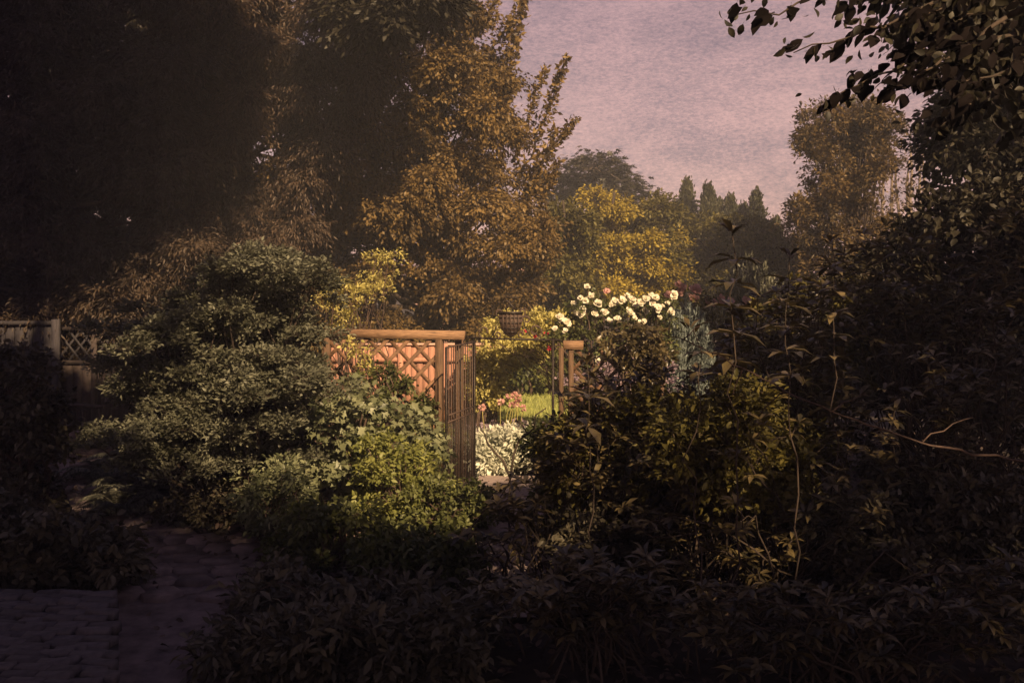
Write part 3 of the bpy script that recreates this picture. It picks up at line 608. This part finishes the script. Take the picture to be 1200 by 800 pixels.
# ------------------------------------------------------------ shrubs in the middle distance
shrub('pale_shrub', 'large layered sage green shrub left of the trellis',
      [(128, 395), (150, 362), (215, 362), (235, 345), (272, 300), (295, 290), (330, 298), (345, 325), (352, 345), (345, 372), (335, 400), (335, 445), (320, 490), (310, 520), (280, 560), (215, 575), (165, 540), (150, 480), (140, 430)],
      10.4, .75, 430, .21, 290, DIA, .050, 'sage', base=G(270, 10.9), bark='bark', pre=(84, .24), zr=.42, flat=.35, droop=-.15, r0=.035, wid=1.0)
shrub('dark_bush', 'dark inner bush filling the hollow behind the pale layered shrub', [(140, 440), (230, 380), (330, 360), (385, 410), (380, 520), (340, 580), (180, 580)], 11.9, .4, 120, .3, 150, OVA, .085, 'dim', bark='bark')
shrub('trellis_climber', 'broad leaved dark climber covering the right trellis below the cream roses', [(712, 400), (740, 385), (785, 392), (785, 440), (750, 450), (718, 420)], 12.2, .2, 40, .16, 40, PTD, .085, 'rhodo', 'climber', base=G(750, 12.2), bark='bark')
g0, C0 = shrub('golden_bush', 'sparse twiggy golden bush rising behind the left end of the trellis rail',
      [(385, 388), (380, 340), (420, 325), (440, 295), (470, 290), (462, 315), (475, 340), (445, 350), (440, 388)], 14, .35, 34, .2, 90, DIA, .05, 'yellow', base=G(415, 14), droop=-.1, r0=.012)
shrub('lobed_shrub', 'pale lobed leaf shrub growing in front of the left trellis',
      [(385, 470), (420, 440), (450, 470), (505, 480), (520, 530), (510, 580), (440, 600), (370, 560), (345, 510)], 11.2, .5, 95, .22, 34, MAP, .088, 'pale', base=G(440, 11.4), droop=.3, spread=.9, zr=.5)
shrub('trellis_climber', 'dark glossy climber scrambling up the diamond slats of the left trellis',
      [(392, 490), (410, 440), (432, 424), (455, 430), (480, 445), (500, 470), (512, 520), (512, 560), (400, 560)], 12.35, .22, 90, .15, 70, OVA, .062, 'mid', 'climber', base=G(450, 12.3))
shrub('trellis_climber', 'gold flecked climber twining over the top slats near the middle rail of the left trellis',
      [(398, 402), (415, 392), (430, 402), (452, 425), (440, 440), (410, 430)], 12.45, .1, 9, .10, 26, OVA, .055, 'yellow', 'climber', base=G(405, 12.5), r0=.006)
und = [
 ('leafy_herb', 'pale green leafy herb at the foot of the sage shrub', [(285, 560), (340, 540), (370, 600), (350, 660), (300, 650)], 9.7, 'pale', .06),
 ('leafy_herb', 'bright green herb clump in front of the lobed shrub', [(420, 520), (470, 510), (520, 560), (500, 610), (430, 600)], 10.4, 'lime', .055),
 ('leafy_herb', 'yellow green herb at the foot of the iron gate', [(490, 560), (560, 570), (580, 620), (500, 650), (460, 620)], 10.2, 'mid', .06),
 ('leafy_herb', 'broad low green plant left of centre in the shade', [(330, 600), (420, 590), (470, 650), (420, 700), (320, 690)], 8.9, 'mid', .065),
 ('leafy_herb', 'shaded leafy plant below the gate herbs', [(430, 630), (540, 630), (560, 700), (470, 730), (410, 700)], 8.4, 'mid', .07),
 ('leafy_herb', 'dim leafy plant spilling over the edge of the path bend', [(300, 700), (330, 670), (360, 700), (350, 760), (270, 770)], 8.0, 'dim', .07),
 ('leafy_herb', 'dark trailing plant beneath the pale shrub', [(190, 590), (280, 570), (300, 620), (230, 640), (185, 625)], 10.6, 'dim', .06),
]
for nm, lab, poly, d, lm, sz in und: shrub(nm, lab, poly, d, .45, 46, .17, 95, OVA, sz, lm, 'herb', zr=.6, r0=.008, droop=.1, spread=.8)
shrub('ivy_bush', 'blackish ivy bush at the far left below the grey fence', [(-60, 405), (40, 405), (72, 460), (70, 560), (50, 640), (-60, 660)], 11.5, .9, 90, .28, 170, OVA, .075, 'dim')
shrub('ivy_bush', 'low dark ivy bush hugging the path left of the bend', [(-60, 590), (60, 600), (130, 625), (160, 650), (150, 700), (60, 725), (-60, 730)], 8.3, .5, 90, .2, 120, OVA, .085, 'dim')
# strap leaved plants at the bottom
def strap_plant(label, px, d, n, ln, lm='dim', name='strap_leaved_plant', w=1.6):
    b = G(px, d); root = thing(name, label, 'plant', b); g = Geo()
    for k in range(n):
        a = rng.uniform(0, 2*math.pi); L_ = ln*rng.uniform(.5, 1.1); out = rng.uniform(.55, 1.0); m = 9; t = np.linspace(0, 1, m)
        r_ = t*L_*out; z = L_*(1.0*t-1.05*out*t*t)*.8+.03; z = np.maximum(z, .03)
        pts = np.stack([b[0]+np.cos(a)*r_, b[1]+np.sin(a)*r_, z], -1); wd = .009*w*np.sin(np.clip(t*.92+.06, 0, 1)*math.pi)**.6; sd = np.array([-math.sin(a), math.cos(a), 0])
        V = np.concatenate([pts-sd*wd[:, None]+[0, 0, .01], pts, pts+sd*wd[:, None]+[0, 0, .01]]); tone = rng.random()
        lg = Geo(); lg.add(V, [(i, i+1, m+i+1, m+i) for i in range(m-1)]+[(m+i, m+i+1, 2*m+i+1, 2*m+i) for i in range(m-1)], tone); part('leaf', lg, LM[lm], root)
    return root
for lab, px, d, n, ln in [('long leaved plant at the bottom edge, left of centre, with a few pale curling blades', 420, 6.6, 13, .42), ('few bladed drooping plant in the bottom bed left of the middle', 500, 7.1, 12, .38)]:
    strap_plant(lab, px, d, n, ln, 'dim', w=2.2)
for lab, poly, d, sz in [('dim ground hugging plant at the bottom edge, right of the path', [(250, 750), (330, 730), (400, 760), (380, 830), (230, 830)], 6.7, .085), ('broad leaved dim plant along the bottom edge, left of centre', [(370, 730), (520, 720), (580, 770), (560, 830), (370, 830)], 6.5, .10), ('long leaved dusky plant between the green herbs and the bottom edge', [(300, 690), (520, 690), (600, 720), (560, 760), (320, 750)], 7.4, .10)]:
    shrub('low_plant', lab, poly, d, .35, 60, .17, 70, LAN, sz*1.1, 'dim', 'plant', zr=.5, r0=.006, droop=.25, spread=.8, wid=1.1)
# ferns
def frond_mesh():
    g = Geo(); m = 16; t = np.linspace(0, 1, m); pts = np.stack([np.zeros(m), t*.92-.12*t*t, .55*t-.75*t**2.2], -1)
    g.tube(pts, np.linspace(.006, .002, m), 3)
    for s_ in (-1, 1):
        tt = np.linspace(.12, .99, 24); ps = np.stack([np.interp(tt, t, pts[:, j]) for j in range(3)], -1); ln = .20*np.sin(np.clip(tt*.85+.15, 0, 1)*math.pi)**.8+.015
        g.bake(LAN, ps, np.stack([np.full(24, s_), np.full(24, .35), np.full(24, -.25)], -1), np.tile([0, .2, 1.], (24, 1)), ln, rng.random(24), .8)
    me = g.mesh('frond'); me.materials.append(LM['fern']); return me
FR = [frond_mesh() for _ in range(2)]
ferns = [(108, 14.6, .95, 'arching fern behind the dark bench'), (150, 13.8, .8, 'fern beside the bench, under the left tip of the pale shrub'), (118, 12.8, .8, 'fern drooping over the far steps of the left path'), (150, 11.9, .85, 'broad fern at the right edge of the left path'), (140, 11.0, .7, 'low fern nearest the path, below the broad fern'), (205, 11.2, .75, 'dim fern in the hollow under the pale shrub'), (225, 10.6, .55, 'small fern between the shrub and the path bend'), (175, 12.9, .7, 'upright fern against the shaded trunk of the pale shrub')]
for px, d, s_, lab in ferns:
    root = thing('fern', lab, 'fern', G(px, d), 'ferns along the left path')
    for k in range(13):
        o = bpy.data.objects.new('frond', FR[k % 2]); COL.objects.link(o); o.parent = root; q = s_*rng.uniform(.75, 1.1); o.scale = (q, q, q*rng.uniform(.8, 1.4)); o.rotation_euler = (rng.uniform(-.1, .35), rng.normal(0, .15), k*2*math.pi/13+rng.normal(0, .2)); o.location = (rng.normal(0, .03), rng.normal(0, .03), .03)

# ------------------------------------------------------------ sunny garden beyond the gate
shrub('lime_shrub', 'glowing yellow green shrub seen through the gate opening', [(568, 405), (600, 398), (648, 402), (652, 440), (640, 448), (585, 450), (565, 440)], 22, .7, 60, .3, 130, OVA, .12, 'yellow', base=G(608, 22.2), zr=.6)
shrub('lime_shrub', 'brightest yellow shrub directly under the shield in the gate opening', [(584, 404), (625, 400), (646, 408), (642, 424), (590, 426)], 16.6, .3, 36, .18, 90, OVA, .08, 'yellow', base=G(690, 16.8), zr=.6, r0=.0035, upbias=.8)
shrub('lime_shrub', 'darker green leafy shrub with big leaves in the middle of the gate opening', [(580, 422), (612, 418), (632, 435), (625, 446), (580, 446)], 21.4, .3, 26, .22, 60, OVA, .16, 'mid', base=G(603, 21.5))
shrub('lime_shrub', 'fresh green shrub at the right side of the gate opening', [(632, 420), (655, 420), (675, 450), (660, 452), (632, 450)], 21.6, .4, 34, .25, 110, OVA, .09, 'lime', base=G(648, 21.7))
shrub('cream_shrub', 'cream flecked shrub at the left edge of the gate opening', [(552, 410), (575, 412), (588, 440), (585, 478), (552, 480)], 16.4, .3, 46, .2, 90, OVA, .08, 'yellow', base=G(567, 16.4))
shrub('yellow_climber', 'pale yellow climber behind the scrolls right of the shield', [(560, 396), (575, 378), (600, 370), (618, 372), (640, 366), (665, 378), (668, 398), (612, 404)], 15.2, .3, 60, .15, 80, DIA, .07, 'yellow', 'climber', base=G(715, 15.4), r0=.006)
def spikes(name, label, cat, px, d, n, h, spread, stalk, head, hs, hn, tw=.004):
    b = G(px, d); root = thing(name, label, cat, b); tk, hd = Geo(), Geo()
    for k in range(n):
        o = b+np.array([rng.normal(0, spread*.5), rng.normal(0, spread*.4), 0]); t = o+np.array([rng.normal(0, spread*.5), rng.normal(0, spread*.3), h*rng.uniform(.7, 1.08)])
        c = curve(o, t, .03, 5, .02); tk.tube(c, tw, 3); u = rng.random(hn)
        p = c[-1]+(c[-2]-c[-1])*u[:, None]*.9+rng.normal(0, .006, (hn, 3)); dd = (c[-1]-c[-2])[None]*3+rng.normal(0, .5, (hn, 3)); hd.bake(DIA, p, dd, rng.normal(size=(hn, 3)), hs*rng.uniform(.7, 1.3, hn), rng.random(hn), 1.3)
    part('stem', tk, LM[stalk], root, kind='stuff'); part('flower_spikes', hd, LM[head], root, kind='stuff'); return root
spikes('lavender', 'mauve lavender clump in the gate opening before the lawn', 'lavender', 594, 14.9, 190, .34, .75, 'blue', 'lav', .035, 16)
spikes('lavender', 'second mauve lavender clump at the right of the gate opening', 'lavender', 624, 15.1, 120, .34, .45, 'blue', 'lav', .035, 16)
shrub('silver_plant', 'silvery white leaved plant just beyond the gate threshold', [(558, 520), (590, 506), (625, 510), (640, 535), (615, 562), (558, 562)], 13.5, .6, 80, .16, 110, LAN, .085, 'silver', 'plant', zr=.7, wid=1.2)
shrub('silver_plant', 'grey green silvery plant beside the right gate post', [(622, 500), (648, 505), (655, 540), (620, 540)], 13.4, .25, 22, .14, 90, OVA, .05, 'pale', 'plant')
# pink seed-head flowers on tall stalks
root = thing('tall_flowers', 'tall pink flower heads on thin stalks in front of the lawn', 'flowers', G(600, 14.8)); tk = Geo()
for px, py, bx in [(597, 464, 590), (603, 463, 594), (608, 466, 598), (600, 475, 591), (587, 471, 585), (613, 478, 604), (606, 472, 606), (565, 477, 570)]:
    t = P(px, py, 14.8); tk.tube(curve(G(bx, 14.8), t, .02, 6, .008), .006, 4); v = nrm(rng.normal(size=(26, 3)))
    g = Geo(); g.bake(DIA, t+v*.015, v, rng.normal(size=(26, 3)), .055, rng.random(26), 1.6); part('bloom', g, LM['pink'], root)
part('stem', tk, LM['yellow'], root, True, kind='stuff')
# rose bush and blooms
rr_, CR = shrub('rose_bush', 'tall cream rose bush in bloom above the right trellis', [(645, 395), (660, 365), (690, 348), (720, 355), (760, 350), (785, 365), (790, 400), (770, 450), (670, 450)], 14.6, .5, 90, .24, 95, OVA, .062, 'mid', 'rose bush', base=G(715, 14.6), zr=.7)
def rose(root, px, py, d, s_, lm):
    c = P(px, py, d); g = Geo()
    for ring, (n_, tilt, ln) in enumerate([(7, .25, 1.0), (6, .8, .85), (5, 1.8, .6), (4, 3.5, .45)]):
        a = np.arange(n_)*2*math.pi/n_+ring*.5+rng.normal(0, .1, n_); dd = np.stack([np.cos(a), np.sin(a), np.full(n_, tilt)], -1)
        ax = nrm(np.array([.25, -.75, .6])); M_ = np.stack([nrm(np.cross(ax, [0, 0, 1.])), np.cross(nrm(np.cross(ax, [0, 0, 1.])), ax), ax]); dd = dd@M_
        g.bake(BRD, np.tile(c, (n_, 1))+rng.normal(0, s_*.12, (n_, 3)), dd+rng.normal(0, .3, (n_, 3)), np.tile(ax, (n_, 1)), s_*ln, rng.random(n_), 1.2)
    part('bloom', g, LM[lm], root)
    return c
tk = Geo()
for px, py in [(688, 336), (680, 349), (672, 355), (692, 347), (686, 352), (700, 356), (716, 357), (720, 354), (656, 372), (675, 367), (680, 368), (735, 346), (745, 357), (751, 354), (757, 350), (763, 347), (768, 349), (765, 356), (771, 362), (776, 359), (723, 373), (714, 376), (739, 367), (700, 421), (650, 385), (662, 388), (692, 436), (736, 363), (744, 373), (729, 352), (708, 366), (683, 362), (664, 378), (756, 364), (782, 355), (786, 366), (790, 346), (741, 352), (697, 368), (773, 372), (752, 378)]:
    c = rose(rr_, px, py, 14.05+rng.uniform(-.1, .15), rng.uniform(.04, .075), 'petal'); tk.tube(curve(c+np.array([0, .2, -.35]), c, 0, 4, .02), .004, 4)
part('stem', tk, M['twig'], rr_, kind='stuff')
pr, _ = shrub('rose_bush', 'pink rose bush behind the blue grey bush', [(775, 352), (800, 340), (830, 348), (870, 356), (870, 400), (780, 400)], 17.2, .4, 34, .25, 80, OVA, .07, 'olive', 'rose bush', base=G(820, 17.2))
for px, py in [(795, 334), (799, 336), (812, 339), (816, 337), (818, 341), (813, 350), (808, 349), (797, 344), (785, 347), (831, 353), (836, 355), (856, 354), (711, 342), (874, 352), (1022, 286), (845, 352)]:
    if px < 900: rose(pr, px, py, 16.9, rng.uniform(.07, .10), 'pink')
root = thing('crimson_flowers', 'few small crimson flowers below the yellow climber', 'flowers', G(635, 14.2)); tk = Geo()
for px, py in [(640, 390), (638, 393), (627, 393), (617, 387), (644, 408)]:
    c = P(px, py, 14.2); tk.tube([c+np.array([.02, .1, -.3]), c], .004, 3); g = Geo(); v = nrm(rng.normal(size=(8, 3))); g.bake(DIA, c+v*.006, v-[0, 0, .8], rng.normal(size=(8, 3)), .045, rng.random(8), 1.4); part('bloom', g, LM['crim'], root)
part('stem', tk, LM['mid'], root, kind='stuff')
# blue grey upright bush, pale feathery grass
def upright(name, label, cat, px0, px1, ytop, d, n, lm, tpl=LAN, ls=.07, per=26, jit=.1):
    b = G((px0+px1)/2, d); root = thing(name, label, cat, b); st, g = Geo(), Geo()
    for k in range(n):
        a = rng.uniform(px0, px1); f = 1-abs((a-(px0+px1)/2)/((px1-px0)/2))**2*.35; t = P(a, ytop, d); t[2] *= f*rng.uniform(.82, 1.03); t[1] += rng.normal(0, .25)
        o = b+np.array([(t[0]-b[0])*.35, rng.normal(0, .1), 0]); c = curve(o, t, .02, 8, .012); st.tube(c, np.linspace(.007, .002, 8), 3)
        u = 2+rng.random(per)*4.99; kk = u.astype(int); p = c[kk]+(c[kk+1]-c[kk])*(u-kk)[:, None]; dd = np.array([0, 0, 1.])+rng.normal(0, .45, (per, 3)); g.bake(tpl, p, dd, rng.normal(size=(per, 3)), ls*rng.uniform(.6, 1.3, per), .4*rng.random()+.6*rng.random(per), .8)
    part('stem', st, LM[lm], root, kind='stuff'); part('foliage', g, LM[lm], root, kind='stuff')
upright('rosemary_bush', 'blue grey upright rosemary bush right of the white roses', 'bush', 776, 835, 350, 15.8, 170, 'blue', ls=.09, per=34)
upright('feathery_grass', 'pale feathery yellow green grass behind the pink roses', 'grass', 838, 925, 300, 20, 130, 'sage', ls=.14, per=24)
shrub('pink_flecked_shrub', 'pinkish pale shrub seen through the right trellis', [(665, 440), (730, 410), (790, 430), (800, 480), (690, 480)], 14.0, .4, 50, .2, 80, DIA, .06, 'lav', base=G(735, 13.9))

# ------------------------------------------------------------ foreground thicket, right
wh = [
 ('bare stemmed leathery leaved shrub in front of the gate threshold', [(565, 575), (600, 535), (640, 545), (650, 600), (620, 660), (560, 680), (520, 640)], 8.2, .5, 20, .14, (606, 8.4), 140),
 ('whorl leaved shrub just right of the gate post', [(662, 470), (700, 410), (730, 470), (770, 520), (740, 600), (670, 600), (645, 545)], 8.6, .6, 52, .15, (700, 8.8), 180),
 ('dark leathery shrub beneath the cream roses', [(700, 490), (740, 430), (800, 420), (850, 440), (860, 540), (740, 560)], 9.6, .6, 70, .14, (770, 9.8), 120),
 ('tall thicket shrub with pointed leaves left of the bare arching branch', [(865, 350), (900, 330), (940, 340), (1000, 330), (1010, 480), (870, 500), (830, 430)], 9.0, .7, 80, .16, (900, 9.2), 160),
 ('dense brown green shrub below the arching branch', [(740, 540), (860, 480), (1000, 500), (1060, 560), (1040, 680), (820, 700), (720, 640)], 7.6, .6, 60, .13, (890, 7.8), 150),
 ('dim thicket shrub at the right edge, below the dark tree', [(1010, 420), (1100, 360), (1240, 340), (1240, 660), (1060, 640), (1000, 520)], 8.0, .7, 90, .13, (1130, 8.2), 120),
 ('low dark shrub at the bottom, right of centre', [(560, 680), (640, 640), (760, 650), (820, 720), (800, 800), (600, 800)], 6.7, .4, 66, .12, (700, 6.8), 180),
 ('blackish low shrub filling the bottom right', [(800, 690), (900, 680), (1050, 690), (1240, 640), (1240, 820), (800, 820)], 6.4, .45, 110, .12, (1000, 6.5), 180),
 ('climbing leathery shrub in front of the bronze tree', [(960, 300), (1040, 250), (1120, 270), (1200, 240), (1240, 340), (1100, 400), (980, 380)], 9.6, .5, 70, .15, (1090, 9.8), 100),
]
for lab, poly, d, th, nt_, ll, (bx, bd_), no in wh: whorl_shrub('leathery_shrub', lab, poly, d, th, nt_, ll, G(bx, bd_), nobj=no)
# fine filling growth in the thicket
fill = [
 ('small leaved olive bush in front of the right trellis foot', [(650, 500), (720, 470), (800, 500), (820, 580), (700, 620), (640, 580)], 8.9, 'olive'),
 ('small leaved amber bush under the arching branch', [(760, 470), (860, 450), (940, 500), (940, 600), (800, 620)], 8.1, 'olive'),
 ('fine leaved dark bush behind the thicket, right of centre', [(730, 490), (850, 450), (1000, 430), (1010, 560), (760, 600)], 10.4, 'olive'),
 ('fine leaved dusky bush low in the right thicket', [(640, 600), (800, 560), (1000, 600), (1000, 720), (700, 720)], 8.6, 'dim'),
 ('fine leaved black bush in the bottom right corner', [(960, 600), (1240, 560), (1240, 820), (1000, 800)], 7.6, 'dim'),
 ('olive leaved bush behind the right trellis end', [(870, 380), (910, 340), (1010, 330), (1010, 460), (850, 450)], 11.6, 'olive'),
 ('dusky bush beside the base of the dark right tree', [(1000, 420), (1240, 380), (1240, 600), (1020, 600)], 9.8, 'dim'),
 ('yellow green flecked bush right of the gate foot', [(620, 520), (680, 500), (740, 540), (720, 620), (640, 630)], 9.8, 'mid'),
]
for lab, poly, d, lm in fill: shrub('thicket_bush', lab, poly, d, .5, 85, .24, 120, OVA, .065, lm, 'bush', zr=.7, r0=.012, bark='bark')
# tall single shoots standing above the thicket
def shoot(label, px, y0, y1, d, nodes, ll):
    b = G(px+8, d); root = thing('tall_shoot', label, 'plant', b, 'tall leafy shoots above the thicket'); tk = Geo()
    c = curve(b, P(px, y0, d), .02, 14, .010); tk.tube(c, np.linspace(.008, .003, 14), 6); part('stem', tk, M['bark'], root, True)
    zb = P(px, y1, d)[2]
    for k in range(nodes):
        z = zb+(c[-1][2]-zb)*k/(nodes-1); j = np.argmin(abs(c[:, 2]-z)); q = np.array([np.interp(z, c[:, 2], c[:, 0]), d, z])
        for a in np.arange(6 if k else 5)*2*math.pi/6+rng.uniform(0, 1):
            f = 1 if k < nodes-1 else .7; place_leaf(LEAF_R, root, q+rng.normal(0, .01, 3), (math.cos(a), math.sin(a)*.8, rng.uniform(-.25, .25)+(.6 if k == nodes-1 else 0)), (0, 0, 1), ll*f*rng.uniform(.8, 1.15), 1.1)
shoot('tallest leafy shoot right of the pink roses', 858, 272, 420, 6.6, 6, .22)
shoot('leafy shoot a little lower, right of the tallest shoot', 925, 300, 440, 6.9, 6, .2)
shoot('slim leafy shoot left of the hedge of dark leaves', 975, 285, 420, 7.6, 6, .19)
shoot('short bright tipped shoot beside the start of the bare branch', 812, 385, 440, 6.6, 3, .17)
shoot('leafy shoot just right of the iron gate post', 688, 425, 500, 7.8, 3, .22)
# long bare arching branch
br = thing('arching_branch', 'long bare reddish branch arching down to the right across the thicket', 'branch', P(1260, 545, 5.7))
pts = [(768, 388, 6.4), (800, 398, 6.3), (832, 412, 6.2), (870, 431, 6.1), (920, 458, 6.0), (975, 482, 5.9), (1030, 502, 5.8), (1080, 519, 5.8), (1140, 531, 5.7), (1200, 541, 5.7), (1260, 545, 5.7)]
pts0 = pts; pp_ = np.array([P(*p) for p in pts]); tt_ = np.linspace(0, 10, 41); pp_ = np.stack([np.interp(tt_, np.arange(11), pp_[:, j]) for j in range(3)], -1)+rng.normal(0, .006, (41, 3))
g = Geo(); g.tube(pp_, np.linspace(.003, .0075, 41)*rng.uniform(.85, 1.2, 41), 7); part('stem', g, M['twig'], br, True)
for k, (a, dx, dy) in enumerate([(3, -14, 36), (5, 40, -22), (6, 26, 30), (7, 60, -30), (1, 20, -16), (4, -30, 28)]):
    p = pts[a]; g = Geo(); g.tube(curve(P(*p), P(p[0]+dx, p[1]+dy, p[2]+.1), .05, 6, .03), np.linspace(.005, .002, 6), 5); part('side_twig', g, M['twig'], br, True)
# dark crooked twigs across the gate opening
cw = thing('crooked_branch', 'thin black crooked branch across the bottom of the gate opening', 'branch', G(598, 9.0))
for pts in ([(640, 478), (628, 486), (626, 496), (628, 500), (618, 508), (608, 516), (602, 532), (598, 560)], [(563, 503), (568, 508), (571, 518), (578, 528), (590, 540), (598, 560)], [(598, 560), (596, 600), (598, 640)], [(618, 508), (612, 498), (604, 492)]):
    g = Geo(); g.tube([P(x, y, 9.0) for x, y in pts], np.linspace(.006, .012, len(pts)), 5); part('twig', g, M['bark'], cw, True)

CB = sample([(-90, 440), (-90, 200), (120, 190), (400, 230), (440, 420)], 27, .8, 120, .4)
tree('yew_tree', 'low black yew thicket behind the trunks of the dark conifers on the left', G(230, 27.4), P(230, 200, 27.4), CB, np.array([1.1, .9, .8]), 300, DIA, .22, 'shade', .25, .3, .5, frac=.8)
for lab, px, d in [('dark bushy tree beyond the right edge of the thicket', 1330, 16), ('second dark bushy tree further right beyond the thicket', 1560, 15)]:
    C = sample([(px-190, 470), (px-170, 120), (px-40, -20), (px+120, 20), (px+190, 470)], d, 1.4, 90, .3)
    tree('dark_tree', lab, G(px, d), P(px, -40, d), C, np.array([.8, .8, .6]), 190, OVA, .15, 'shade', .2, .2, .6)
# ------------------------------------------------------------ bluish haze, added to lift the shade and glow where sunlit
g = Geo(); g.box((0, 12, 6.5), (90, 90, 15)); hz = g.mesh('haze')
hm = bpy.data.materials.new('haze_air'); hm.use_nodes = True; hn = hm.node_tree.nodes; hn.remove(hn['Principled BSDF'])
pv = hn.new('ShaderNodeVolumePrincipled'); pv.inputs['Color'].default_value = (.84, .86, .95, 1); pv.inputs['Density'].default_value = .0032; pv.inputs['Anisotropy'].default_value = .0
hm.node_tree.links.new(pv.outputs[0], hn['Material Output'].inputs['Volume'])
link('haze', hz, hm, kind='stuff')
